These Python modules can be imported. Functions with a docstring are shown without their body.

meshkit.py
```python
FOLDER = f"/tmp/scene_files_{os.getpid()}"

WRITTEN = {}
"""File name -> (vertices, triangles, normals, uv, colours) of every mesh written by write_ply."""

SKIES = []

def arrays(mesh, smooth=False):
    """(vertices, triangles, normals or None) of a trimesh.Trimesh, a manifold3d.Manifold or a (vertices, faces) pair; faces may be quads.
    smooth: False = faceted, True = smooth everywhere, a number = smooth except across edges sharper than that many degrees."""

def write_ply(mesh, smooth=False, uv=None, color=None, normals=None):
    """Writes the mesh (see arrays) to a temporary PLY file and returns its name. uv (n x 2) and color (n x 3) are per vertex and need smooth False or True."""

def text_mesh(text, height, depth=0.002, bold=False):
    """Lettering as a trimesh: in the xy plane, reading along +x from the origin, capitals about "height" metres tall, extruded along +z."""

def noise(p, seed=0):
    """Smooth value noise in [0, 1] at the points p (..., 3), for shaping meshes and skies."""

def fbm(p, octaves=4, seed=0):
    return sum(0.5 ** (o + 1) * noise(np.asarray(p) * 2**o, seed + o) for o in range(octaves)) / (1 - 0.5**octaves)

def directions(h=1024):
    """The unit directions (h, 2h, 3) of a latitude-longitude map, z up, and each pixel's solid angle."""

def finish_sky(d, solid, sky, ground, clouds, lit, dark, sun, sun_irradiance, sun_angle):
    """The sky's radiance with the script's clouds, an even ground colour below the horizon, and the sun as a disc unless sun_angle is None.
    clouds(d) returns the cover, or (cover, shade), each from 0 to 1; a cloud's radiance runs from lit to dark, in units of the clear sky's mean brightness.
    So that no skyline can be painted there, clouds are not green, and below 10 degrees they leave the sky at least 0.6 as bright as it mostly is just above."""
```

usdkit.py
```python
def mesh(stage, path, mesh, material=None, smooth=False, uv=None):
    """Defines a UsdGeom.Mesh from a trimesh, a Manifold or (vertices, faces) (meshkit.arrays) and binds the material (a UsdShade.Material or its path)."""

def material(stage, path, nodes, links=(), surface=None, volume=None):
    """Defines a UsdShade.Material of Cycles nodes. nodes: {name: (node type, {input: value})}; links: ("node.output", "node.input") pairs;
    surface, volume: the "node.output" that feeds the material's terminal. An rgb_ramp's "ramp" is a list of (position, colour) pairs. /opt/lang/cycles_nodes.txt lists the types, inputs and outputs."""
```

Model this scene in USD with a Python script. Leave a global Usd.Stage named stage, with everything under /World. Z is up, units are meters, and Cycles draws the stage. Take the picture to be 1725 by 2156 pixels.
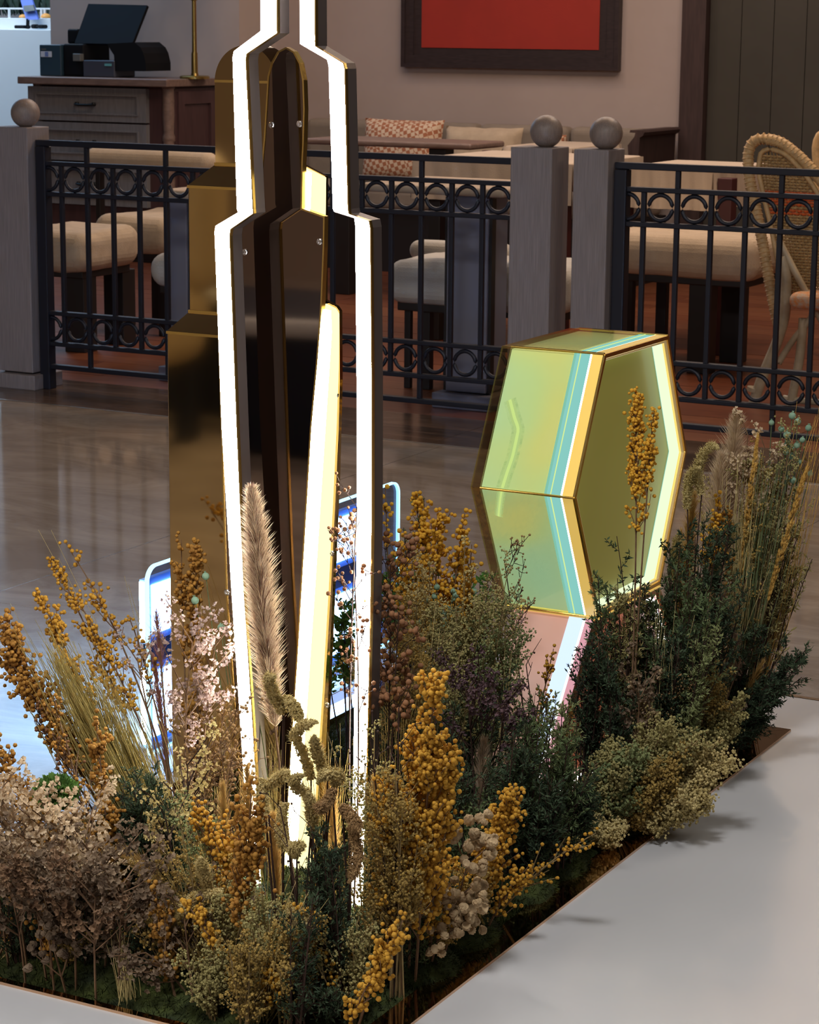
import math
import numpy as np
import trimesh
import usdkit
import meshkit
from shapely.geometry import Polygon, LineString, box as sbox
from shapely.ops import unary_union
from pxr import Usd, UsdGeom, UsdLux, UsdShade, Gf, Sdf, Vt

stage = Usd.Stage.CreateInMemory()
UsdGeom.SetStageUpAxis(stage, 'Z')
UsdGeom.SetStageMetersPerUnit(stage, 1.0)
UsdGeom.Xform.Define(stage, '/World')
UsdGeom.Scope.Define(stage, '/World/Looks')

# ------------------------------------------------------------------ camera
PITCH, ROLL, YAW, FPX = 0.207, -0.008927478493665517, -0.4928899583789632, 4889.548129966438
CAMZ = 1.35
C0 = np.array([0, 0, CAMZ])
CC = np.array([862.5, 1078.0])
FW = np.array([math.sin(YAW) * math.cos(PITCH), math.cos(YAW) * math.cos(PITCH), -math.sin(PITCH)])
_R = np.cross(FW, [0, 0, 1]); _R /= np.linalg.norm(_R)
_D = np.cross(FW, _R)
RT = math.cos(ROLL) * _R + math.sin(ROLL) * _D
DN = -math.sin(ROLL) * _R + math.cos(ROLL) * _D


def ray(x, y):
    return FW + RT * (x - CC[0]) / FPX + DN * (y - CC[1]) / FPX


def atz(x, y, z):
    r = ray(x, y); return C0 + r * (z - CAMZ) / r[2]


def aty(x, y, Y):
    r = ray(x, y); return C0 + r * Y / r[1]


def atx(x, y, X):
    r = ray(x, y); return C0 + r * X / r[0]


cam = UsdGeom.Camera.Define(stage, '/World/camera')
M = Gf.Matrix4d(*RT, 0, *(-DN), 0, *(-FW), 0, *C0, 1)
cam.AddTransformOp().Set(M)
cam.CreateHorizontalApertureAttr(36.0)
cam.CreateVerticalApertureAttr(45.0)
cam.CreateFocalLengthAttr(36.0 * FPX / 1725)
cam.CreateClippingRangeAttr((0.05, 200))
cam.CreateFStopAttr(40.0)
cam.CreateFocusDistanceAttr(3.4)
cam.CreateExposureAttr(0.8)

# ------------------------------------------------------------------ lights of the room and added fill lights
def rect_light(name, loc, w, h, color, strength, rot=(0, 0, 0)):
    l = UsdLux.RectLight.Define(stage, '/World/' + name)
    l.CreateWidthAttr(w); l.CreateHeightAttr(h)
    l.CreateColorAttr(Gf.Vec3f(*color)); l.CreateIntensityAttr(strength)
    x = UsdGeom.Xformable(l); x.AddTranslateOp().Set(Gf.Vec3d(*loc)); x.AddRotateXYZOp().Set(Gf.Vec3f(*rot))
    return l


def disk_light(name, loc, r, color, strength):
    l = UsdLux.DiskLight.Define(stage, '/World/' + name)
    l.CreateRadiusAttr(r); l.CreateColorAttr(Gf.Vec3f(*color)); l.CreateIntensityAttr(strength)
    UsdGeom.Xformable(l).AddTranslateOp().Set(Gf.Vec3d(*loc))
    return l


CEIL = 3.4
NEUT = (.94, .97, 1.0)
rect_light('hall_ceiling_light', (0.9, 0.6, CEIL - .05), 2.2, 1.8, NEUT, .75)
rect_light('hall_ceiling_light_003', (0.2, 5.0, CEIL - .05), 1.3, 1.3, (1.0, .90, .78), 3.4)
rect_light('hall_ceiling_light_001', (-3.6, -2.6, CEIL - .05), 2.4, 2.0, (1.0, .92, .84), 8.0)
rect_light('hall_ceiling_light_002', (-5.6, 1.2, CEIL - .05), 2.0, 2.0, (1.0, .95, .92), 2.4)
WARM = (1.0, .68, .42)
for i, (x, y, s) in enumerate([(-5.2, 8.3, 40), (-3.9, 8.6, 36), (-2.7, 8.5, 74), (-5.6, 10.7, 26), (-4.0, 10.9, 22), (-6.9, 10.6, 17)]):
    disk_light('restaurant_downlight' + (f'_{i:03d}' if i else ''), (x, y, CEIL - .05), .14, WARM, s)
rect_light('added_blue_fill', (-11.0, 11.6, CEIL - .05), 6.2, 3.6, (.30, .60, 1.0), 1.7)  # added overhead panel, unseen, that tints the left floor blue
rect_light('counter_ceiling_light', (-10.6, 12.3, CEIL - .3), 1.2, .6, (1.0, .97, .90), 9)
rect_light('restaurant_wash_light', (-4.2, 9.6, CEIL - .05), 4.5, 2.0, (1.0, .88, .84), 1.5)
sp = disk_light('added_plant_spot', (-1.15, 1.5, CEIL - .06), .32, (.98, .97, .97), 54)  # added, unseen spot that brightens the plants in the middle
UsdGeom.Xformable(sp).AddRotateXYZOp().Set(Gf.Vec3f(28.6, 9, 0))
sh_ = UsdLux.ShapingAPI.Apply(sp.GetPrim()); sh_.CreateShapingConeAngleAttr(14.0); sh_.CreateShapingConeSoftnessAttr(.6)
disk_light('restaurant_downlight_006', (1.2, 9.2, CEIL - .05), .2, WARM, 40)  # added light so the frame sides mirror something brighter
dome = UsdLux.DomeLight.Define(stage, '/World/surround_light')
dome.CreateColorAttr(Gf.Vec3f(1, .9, .85)); dome.CreateIntensityAttr(.05)

# ------------------------------------------------------------------ materials
MAT = {}


def material(name, nodes, links, surface):
    MAT[name] = usdkit.material(stage, '/World/Looks/' + name, nodes, links, surface=surface)
    return name


def pbr(name, color, rough=.6, metal=0., var=0., scale=6., stretch=(1, 1, 1), bump=0., bscale=60., color2=None, spec=.5, coat=0., transl=0., emit=0., **kw):
    """plain principled surface; var mixes a darker / second tone by noise on world position, bump gives fine relief"""
    p = {'roughness': rough, 'metallic': metal, 'specular_ior_level': spec, 'base_color': color, **kw}
    if coat:
        p['coat_weight'] = coat; p['coat_roughness'] = .08
    if emit:
        p['emission_color'] = color; p['emission_strength'] = emit
    nodes = {'p': ('principled_bsdf', p)}
    links = []
    if var or bump or color2:
        nodes['g'] = ('geometry', {})
        nodes['m'] = ('mapping', {'scale': stretch})
        links += [('g.position', 'm.vector')]
    if var or color2:
        c2 = color2 or tuple(c * (1 - var) for c in color)
        nodes['n'] = ('noise_texture', {'scale': scale, 'detail': 4, 'roughness': .6})
        nodes['r'] = ('rgb_ramp', {'ramp': [(0, c2), (.35, c2), (.65, color), (1, color)]})
        links += [('m.vector', 'n.vector'), ('n.fac', 'r.fac'), ('r.color', 'p.base_color')]
    if bump:
        nodes['bn'] = ('noise_texture', {'scale': bscale, 'detail': 3})
        nodes['b'] = ('bump', {'strength': bump, 'distance': .004})
        links += [('m.vector', 'bn.vector'), ('bn.fac', 'b.height'), ('b.normal', 'p.normal')]
    out = 'p.BSDF'
    if transl:
        nodes['t'] = ('translucent_bsdf', {'color': color})
        nodes['x'] = ('mix_closure', {'fac': transl})
        if var or color2:
            links.append(('r.color', 't.color'))
        links += [('p.BSDF', 'x.closure1'), ('t.BSDF', 'x.closure2')]
        out = 'x.closure'
    return material(name, nodes, links, out)


def glow(name, color, strength):
    return material(name, {'e': ('emission', {'color': color, 'strength': strength})}, [], 'e.emission')


def pane(name, tint, rough=.02, refl=(1, 1, 1), base=.04):
    return material(name, {'t': ('transparent_bsdf', {'color': tint}), 'g': ('glossy_bsdf', {'color': refl, 'roughness': rough}), 'w': ('layer_weight', {'blend': .5}),
                           'pw': ('math', {'math_type': 'power', 'value2': 4.5}), 'ma': ('math', {'math_type': 'multiply_add', 'value2': .8, 'value3': base}), 'x': ('mix_closure', {})},
                    [('w.facing', 'pw.value1'), ('pw.value', 'ma.value1'), ('ma.value', 'x.fac'), ('t.BSDF', 'x.closure1'), ('g.BSDF', 'x.closure2')], 'x.closure')


# setting
material('marble', {
    'g': ('geometry', {}), 'm': ('mapping', {'scale': (.9, 2.2, 1)}), 'n': ('noise_texture', {'scale': 1.6, 'detail': 9, 'roughness': .68, 'distortion': 1.6}),
    'r': ('rgb_ramp', {'ramp': [(0, (.14, .105, .08)), (.4, (.26, .20, .155)), (.55, (.33, .265, .21)), (.72, (.40, .33, .27)), (1, (.46, .40, .33))]}),
    'p': ('principled_bsdf', {'roughness': .09, 'specular_ior_level': .6})},
    [('g.position', 'm.vector'), ('m.vector', 'n.vector'), ('n.fac', 'r.fac'), ('r.color', 'p.base_color')], 'p.BSDF')
material('dark_marble', {
    'g': ('geometry', {}), 'm': ('mapping', {'scale': (.8, 4, 1)}), 'n': ('noise_texture', {'scale': 3, 'detail': 8, 'roughness': .7, 'distortion': 1.2}),
    'r': ('rgb_ramp', {'ramp': [(0, (.03, .018, .012)), (.5, (.085, .052, .035)), (.7, (.15, .1, .075)), (1, (.2, .15, .12))]}),
    'p': ('principled_bsdf', {'roughness': .18})},
    [('g.position', 'm.vector'), ('m.vector', 'n.vector'), ('n.fac', 'r.fac'), ('r.color', 'p.base_color')], 'p.BSDF')
for k, c in enumerate([(.19, .058, .024), (.16, .046, .02), (.22, .072, .03), (.175, .052, .022)]):
    pbr(f'parquet_{k}', c, .3, var=.4, scale=5, stretch=(1.2, 14, 1), bump=.1, bscale=20)
pbr('grout', (.12, .095, .075), .6)
pbr('plaster', (.41, .325, .29), .85, var=.08, scale=1.5, bump=.08, bscale=90)
pbr('plaster_cool', (.46, .375, .33), .85, var=.06, scale=1.2, bump=.08, bscale=90)
pbr('dark_wood', (.055, .03, .026), .5, var=.35, scale=8, stretch=(6, 6, .8))
pbr('panel_green', (.045, .038, .027), .6, var=.2, scale=3)
pbr('ceiling_paint', (.16, .135, .12), .9)
pbr('hall_wall', (.3, .22, .165), .8, var=.2, scale=.8)
pbr('platform_white', (.46, .46, .468), .36, var=.03, scale=1.2, spec=.4)
pbr('bronze_trim', (.16, .1, .05), .25, metal=1)
pbr('steel_trim', (.6, .58, .55), .3, metal=1)
# furniture
pbr('post_wood', (.25, .21, .205), .6, var=.3, scale=6, stretch=(60, 60, 1.2), bump=.25, bscale=8)
pbr('ball_wood', (.25, .19, .16), .45, var=.25, scale=8, stretch=(30, 30, 3))
pbr('iron', (.012, .013, .022), .45, metal=.3, bump=.05)
pbr('cream_fabric', (.50, .38, .26), .95, var=.14, scale=14, bump=.35, bscale=240)
pbr('white_fabric', (.52, .49, .44), .95, var=.1, scale=10, bump=.4, bscale=200)
pbr('tablecloth', (.50, .39, .29), .9, var=.08, scale=6, bump=.2, bscale=260)
pbr('grey_pedestal', (.17, .17, .215), .4)
pbr('dark_leg', (.012, .009, .009), .5)
pbr('red_leg', (.06, .012, .012), .45)
pbr('tan_leather', (.42, .3, .16), .5)
pbr('banquette_fabric', (.24, .19, .145), .9, var=.15, scale=8, bump=.2, bscale=150)
pbr('cabinet_paint', (.19, .18, .18), .6, var=.2, scale=10, stretch=(8, 8, 1), bump=.1)
pbr('cabinet_wood', (.21, .135, .105), .5, var=.3, scale=6, stretch=(2, 8, 8))
pbr('cabinet_side', (.075, .035, .035), .5, var=.25, scale=6, stretch=(8, 8, 1))
pbr('black_metal', (.012, .012, .012), .4, metal=.5)
pbr('black_plastic', (.006, .006, .007), .65, spec=.15)
pbr('navy_plastic', (.02, .045, .065), .4)
pbr('label_white', (.55, .58, .62), .5)
pbr('label_blue', (.14, .2, .4), .5)
pbr('button_teal', (.12, .35, .36), .4)
pbr('slate_plastic', (.05, .055, .075), .3)
pbr('grey_plastic', (.12, .12, .11), .4)
pbr('brass', (.5, .36, .12), .25, metal=1)
pbr('counter_white', (.78, .78, .75), .5, var=.03, scale=2)
pbr('tablet_blue', (.14, .2, .62), .4)
pbr('orange_fruit', (.8, .33, .06), .5, bump=.2)
pbr('dark_leaf', (.02, .045, .025), .5, var=.5, scale=9)
pbr('painting_red', (.34, .020, .008), .7, var=.12, scale=3, bump=.15, bscale=160)
pbr('frame_wood', (.04, .026, .026), .4, var=.3, scale=8, stretch=(3, 3, 12))
material('check_fabric', {'g': ('geometry', {}), 'm': ('mapping', {'scale': (1, 1, 1), 'rotation': (0, .3, .2)}), 'c': ('checker_texture', {'color1': (.36, .13, .06), 'color2': (.62, .46, .32), 'scale': 45}),
                           'p': ('principled_bsdf', {'roughness': .9})}, [('g.position', 'm.vector'), ('m.vector', 'c.vector'), ('c.color', 'p.base_color')], 'p.BSDF')
pbr('rattan', (.68, .44, .2), .55, var=.3, scale=40)
pbr('rattan_weave', (.56, .36, .15), .6, var=.35, scale=60)
pbr('red_weave', (.72, .14, .03), .6, var=.2, scale=60)
pbr('bamboo', (.5, .4, .26), .4, var=.3, scale=14)
pbr('orange_fabric', (.75, .27, .06), .85, color2=(.6, .5, .4), scale=60)
# sculpture
pbr('smoke_mirror', (.33, .26, .22), .035, metal=1)
pbr('dark_mirror', (.15, .122, .115), .35, metal=.65)
pbr('gold_mirror', (.60, .45, .23), .05, metal=1)
pbr('gold_edge', (.95, .68, .22), .22, metal=1)
pbr('bolt_steel', (.8, .8, .82), .2, metal=1)
glow('led_white', (1.0, .985, .94), 32.0)
glow('reflection_yellow', (1.0, .82, .38), 1.0)  # stand-in glow for the LED reflection in the gold plate
glow('reflection_warm', (1.0, .93, .66), 12.0)
glow('led_blue', (.46, .70, 1.0), 9.0)
glow('led_blue_back', (.25, .53, 1.0), 24.0)
glow('led_cyan_edge', (.35, .72, 1.0), 1.4)
pane('blue_glass', (.62, .72, .95), refl=(.7, .85, 1))
pbr('blue_case', (.32, .54, .95), .25, coat=.5)
pbr('dark_case', (.03, .05, .09), .25)
# hexagon lamp
pane('clear_acrylic', (.97, .98, .9), rough=.04, refl=(1.0, .92, .6))
material('dichroic_body', {
    'g': ('geometry', {}), 'n': ('noise_texture', {'scale': 5.5, 'detail': 1.0, 'roughness': .4}),
    'r': ('rgb_ramp', {'ramp': [(0, (.24, .42, .31)), (.42, (.30, .42, .25)), (.54, (.34, .42, .20)), (.66, (.40, .41, .16)), (1, (.46, .39, .22))]}),
    'p': ('principled_bsdf', {'roughness': .32, 'coat_weight': .4, 'coat_roughness': .1, 'emission_strength': .55})},
    [('g.position', 'n.vector'), ('n.fac', 'r.fac'), ('r.color', 'p.base_color'), ('r.color', 'p.emission_color')], 'p.BSDF')
pbr('hex_panel', (.24, .215, .045), .35, coat=.2, emit=.2)
pbr('amber_acrylic', (.62, .42, .10), .2, coat=.6, emit=.5)
pbr('amber_dark', (.40, .27, .12), .3, coat=.3, emit=.3)
glow('cyan_band', (.34, .82, .74), .42)
glow('led_hex', (.78, .95, .60), .66)
glow('led_hex_line', (.93, 1.0, .9), 1.6)
glow('hex_glow_reflection_soft', (.62, .80, .30), .62)  # for the pale line and the painted reflection on the left faces
glow('hex_reflection_mid', (.48, .63, .27), .60)  # outer glow of the painted LED reflection
glow('hex_reflection_dim', (.36, .49, .22), .62)
pane('tan_acrylic', (.78, .68, .50), rough=.05, refl=(1, .9, .6), base=.12)
pbr('red_acrylic', (.14, .015, .012), .2, coat=.5)
pbr('pink_body', (.5, .27, .21), .25, coat=.5, var=.25, scale=5, emit=.32, color2=(.42, .33, .30))
pbr('copper_panel', (.30, .085, .04), .3, coat=.3, emit=.3)
glow('lilac_band', (.55, .68, 1.0), .8)
glow('pink_band', (.85, .42, .48), .5)
glow('led_pink', (1.0, .93, .95), 1.8)
# planter
pbr('copper_mirror', (.66, .42, .26), .06, metal=1)
pbr('planter_liner', (.01, .009, .007), .8)
pbr('soil', (.015, .012, .008), .95)
pbr('moss', (.050, .066, .009), .95, color2=(.012, .02, .005), scale=18, transl=.15)


# plants (colour of the dried material itself, two tones by noise)
def plant(name, c1, c2, transl=.28, rough=.75, scale=40):
    pbr(name, c1, rough, color2=c2, scale=scale, transl=transl, spec=.25)


plant('mimosa', (.68, .38, .05), (.50, .26, .03))
plant('mimosa_bright', (.82, .47, .05), (.66, .35, .035))
plant('mimosa_brown', (.52, .27, .05), (.36, .17, .035))
plant('berry_brown', (.34, .17, .08), (.24, .11, .055))
plant('stem_brown', (.20, .12, .065), (.12, .065, .035), transl=.05)
plant('stem_dark', (.055, .028, .02), (.03, .016, .012), transl=.02)
plant('stem_straw', (.34, .25, .11), (.22, .155, .07), transl=.15)
plant('stem_green', (.15, .19, .08), (.10, .13, .06), transl=.15)
plant('papery_cream', (.74, .60, .42), (.52, .39, .25), transl=.35)
plant('papery_pink', (.62, .49, .44), (.40, .28, .24), transl=.35)
plant('papery_dusk', (.27, .195, .125), (.14, .095, .065), transl=.3)
plant('straw_yellow', (.66, .55, .26), (.48, .38, .15), transl=.3)
plant('straw_olive', (.50, .40, .14), (.34, .26, .08), transl=.25)
plant('strawflower', (.60, .45, .26), (.38, .26, .14), transl=.3)
plant('evergreen', (.06, .092, .045), (.03, .05, .028), transl=.18)
plant('evergreen_mid', (.14, .19, .08), (.075, .11, .045), transl=.22)
plant('leaf_bright', (.12, .24, .04), (.06, .13, .03), transl=.3)
plant('olive', (.46, .41, .17), (.28, .24, .09), transl=.3)
plant('olive_green', (.31, .35, .15), (.17, .20, .08), transl=.3)
plant('olive_gold', (.46, .32, .09), (.30, .2, .055), transl=.3)
plant('sage', (.34, .50, .36), (.22, .36, .25), transl=.3)
plant('tan_haze', (.42, .27, .12), (.30, .18, .08), transl=.3)
plant('plume_cream', (.72, .58, .42), (.58, .44, .31), transl=.4)
plant('plume_brown', (.33, .19, .14), (.24, .13, .10), transl=.3)
plant('plume_pink', (.55, .28, .22), (.42, .2, .16), transl=.4)
plant('plume_gold', (.58, .38, .13), (.44, .27, .085), transl=.35)
plant('amaranth', (.62, .50, .23), (.42, .32, .12), transl=.3)
plant('celosia', (.13, .075, .085), (.075, .045, .05), transl=.15)
plant('wheat', (.66, .40, .10), (.5, .28, .06), transl=.2)
plant('bunny', (.82, .74, .6), (.7, .6, .46), transl=.4)
plant('petal_orange', (.75, .12, .03), (.6, .08, .02), transl=.4)

# ------------------------------------------------------------------ scene helpers
USED = {}
LOC = {}


def numbered(parent, name):
    k = USED.get((parent, name), 0)
    USED[(parent, name)] = k + 1
    return f'{parent}/{name}' + (f'_{k:03d}' if k else '')


def setdata(path, **kw):
    p = stage.GetPrimAtPath(path)
    for k, v in kw.items():
        if v:
            p.SetCustomDataByKey(k, v)


def thing(name, label, cat, loc=(0, 0, 0), group=None, kind=None):
    path = numbered('/World', name)
    x = UsdGeom.Xform.Define(stage, path)
    x.AddTranslateOp().Set(Gf.Vec3d(*map(float, loc)))
    LOC[path] = np.array(loc, float)
    setdata(path, label=label, category=cat, group=group, kind=kind)
    return path


def part(parent, name, mesh, mat, smooth=False, label=None, kind=None):
    """a Mesh (given in world coordinates) under a thing or a part"""
    v, f = (mesh.vertices, mesh.faces) if hasattr(mesh, 'vertices') else mesh
    path = numbered(parent, name)
    off = LOC.get(parent, np.zeros(3))
    usdkit.mesh(stage, path, trimesh.Trimesh(np.asarray(v) - off, f, process=False) if smooth else (np.asarray(v) - off, f), MAT[mat], smooth=smooth)
    LOC[path] = off
    setdata(path, label=label, kind=kind)
    return path


def top(name, mesh, mat, label, cat, smooth=False, group=None, kind=None):
    path = part('/World', name, mesh, mat, smooth)
    setdata(path, label=label, category=cat, group=group, kind=kind)
    return path


def box(x0, y0, z0, x1, y1, z1):
    b = trimesh.creation.box([abs(x1 - x0), abs(y1 - y0), abs(z1 - z0)])
    b.apply_translation([(x0 + x1) / 2, (y0 + y1) / 2, (z0 + z1) / 2])
    return b


_S = trimesh.creation.icosphere(2).vertices


def rbox(x0, y0, z0, x1, y1, z1, r=.01, sub=2):
    lo, hi = np.minimum([x0, y0, z0], [x1, y1, z1]), np.maximum([x0, y0, z0], [x1, y1, z1])
    r = min(r, *((hi - lo) / 2 * .98))
    s = _S if sub == 2 else trimesh.creation.icosphere(sub).vertices
    c = np.array([[a, b, d] for a in (lo[0] + r, hi[0] - r) for b in (lo[1] + r, hi[1] - r) for d in (lo[2] + r, hi[2] - r)])
    return trimesh.convex.convex_hull((c[:, None] + s[None] * r).reshape(-1, 3))


def cyl(p0, p1, r, sides=20, r2=None):
    return tube([p0, p1], [r, r2 if r2 is not None else r], sides, cap=True)


def tube(pts, radii, sides=5, cap=False, closed=False):
    p = np.asarray(pts, float)
    n = len(p)
    radii = np.broadcast_to(np.asarray(radii, float), (n,))
    t = np.roll(p, -1, 0) - np.roll(p, 1, 0) if closed else np.gradient(p, axis=0)
    t /= np.linalg.norm(t, axis=1, keepdims=True) + 1e-12
    ref = np.array([0, 0, 1.0]) if np.abs(t[:, 2]).mean() < .8 else np.array([1.0, 0.1, 0])
    a = np.cross(t, ref); a /= np.linalg.norm(a, axis=1, keepdims=True) + 1e-12
    b = np.cross(t, a)
    an = np.arange(sides) * 2 * np.pi / sides
    v = (p[:, None] + radii[:, None, None] * (np.cos(an)[None, :, None] * a[:, None] + np.sin(an)[None, :, None] * b[:, None])).reshape(-1, 3)
    m = n if closed else n - 1
    i, j = np.meshgrid(np.arange(m), np.arange(sides), indexing='ij')
    i2 = (i + 1) % n
    q = np.stack([i * sides + j, i2 * sides + j, i2 * sides + (j + 1) % sides, i * sides + (j + 1) % sides], -1).reshape(-1, 4)
    f = np.vstack([q[:, [0, 1, 2]], q[:, [0, 2, 3]]])
    if cap and not closed:
        k = np.arange(1, sides - 1)
        f = np.vstack([f, np.stack([0 * k, k, k + 1], 1), np.stack([0 * k, k + 1, k], 1) + (n - 1) * sides])
    return trimesh.Trimesh(v, f, process=False)


def join(ms):
    vs, fs, o = [], [], 0
    for m in ms:
        v, f = (m.vertices, m.faces) if hasattr(m, 'vertices') else m
        vs.append(np.asarray(v)); fs.append(np.asarray(f) + o); o += len(v)
    return trimesh.Trimesh(np.vstack(vs), np.vstack(fs), process=False)


def lathe(profile, center, sides=32):
    m = trimesh.creation.revolve(np.array(profile, float), sections=sides)
    m.apply_translation(center)
    return m


def extrude_y(poly, Y, depth):
    """a polygon of (X, Z) at plane Y, extruded by depth towards +Y"""
    m = trimesh.creation.extrude_polygon(poly, abs(depth))
    v = m.vertices.copy()
    m.vertices = np.stack([v[:, 0], Y + v[:, 2], v[:, 1]], 1)
    m.invert()
    return m


def extrude_x(poly, X, depth):
    """a polygon of (Y, Z) at plane X, extruded by depth towards +X"""
    m = trimesh.creation.extrude_polygon(poly, abs(depth))
    v = m.vertices.copy()
    m.vertices = np.stack([X + v[:, 2], v[:, 0], v[:, 1]], 1)
    return m


def pxy(pts, Y):
    return Polygon([tuple(aty(x, y, Y)[[0, 2]]) for x, y in pts]).buffer(0)


def pxx(pts, X):
    return Polygon([tuple(atx(x, y, X)[[1, 2]]) for x, y in pts]).buffer(0)

# ------------------------------------------------------------------ the setting
YT = 6.65                    # marble ends, dark threshold begins
YF = 6.955                   # fence
YW = 11.9                    # far wall with the painting
rng = np.random.default_rng(5)
RX0, RX1, RY0, RY1 = -14.0, 5.0, -5.0, 14.2
floor = thing('floor', 'polished grey brown marble floor of the hall', None, kind='structure')
part(floor, 'bed', box(RX0, RY0, -.06, RX1, RY1, -.022), 'grout')
ty = list(np.arange(YT, RY0, -1.2)) + [RY0]
for a in range(len(ty) - 1):
    tx = list(np.arange(RX0 + .4, RX1 + .01, 1.45))
    for b in range(len(tx) - 1):
        z = rng.uniform(-.0006, .0006)
        part(floor, 'slab', box(tx[b] + .0012, ty[a + 1] + .0012, -.022, tx[b + 1] - .0012, ty[a] - .0012, z), 'marble')
fl2 = thing('floor', 'red brown parquet floor of the restaurant behind the fence', None, kind='structure')
py = 7.16
row = 0
while py < 12.6:
    off = rng.uniform(0, 1.5)
    px_ = -9.5 - off
    while px_ < 1.0:
        if px_ + 1.5 > -9.5:
            part(fl2, 'plank', box(px_ + .001, py + .001, -.02, px_ + 1.499, py + .159, rng.uniform(-.0006, .0006)), f'parquet_{rng.integers(4)}')
        px_ += 1.5
    py += .16; row += 1
th = thing('trim_1', 'dark marble threshold strip under the fence', None, kind='structure')
tx = np.arange(-10.0, 2.0, 1.3)
for a in range(len(tx) - 1):
    part(th, 'stone', box(tx[a] + .001, YT + .012, -.02, tx[a + 1] - .001, 7.158, .001), 'dark_marble')
part(th, 'metal_strip', box(-10, YT + .001, -.02, 1.0, YT + .011, .0015), 'steel_trim')


def struct(name, mesh, mat, label):
    p = part('/World', name, mesh, mat)
    setdata(p, label=label, kind='structure')


xl0, xl1 = aty(108, 120, 11.5)[0], aty(504, 60, 11.5)[0]
struct('wall_left', box(xl0, 11.5, 0, xl1, YW + .12, CEIL), 'plaster_cool', 'pale plaster wall section behind the sideboard')
xr = aty(1440, 150, YW)[0]
struct('wall_back', box(xl1, YW, 0, xr, YW + .12, CEIL), 'plaster', 'mauve brown plaster wall that carries the red painting')
xj = aty(1490, 150, YW)[0]
struct('trim_2', box(xr, YW - .05, 0, xj, YW + .12, CEIL), 'dark_wood', 'dark red brown wooden jamb at the end of the painted wall')
pr = thing('wall_right', 'dark olive brown boarded wall right of the wooden jamb', None, kind='structure')
xb = xj
while xb < xj + 2.6:
    part(pr, 'board', box(xb + .002, YW + .01, 0, xb + .178, YW + .06, CEIL), 'panel_green')
    xb += .18
part(pr, 'backing', box(xj, YW + .06, 0, RX1, YW + .12, CEIL), 'panel_green')
struct('ceiling', box(RX0, RY0, CEIL, RX1, RY1, CEIL + .1), 'ceiling_paint', 'dim brown ceiling above the hall')
struct('wall_front', box(RX0, RY0 - .1, 0, RX1, RY0, CEIL), 'hall_wall', 'brown wall behind the viewer')
struct('wall_hall', box(RX1, RY0, 0, RX1 + .1, RY1, CEIL), 'hall_wall', 'brown side wall of the hall')
struct('wall_side', box(RX0 - .1, RY0, 0, RX0, RY1, CEIL), 'hall_wall', 'brown far side wall of the hall')
struct('wall_far', box(RX0, RY1, 0, xr + .5, RY1 + .1, CEIL), 'plaster_cool', 'pale wall far behind the white counter')

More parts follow.
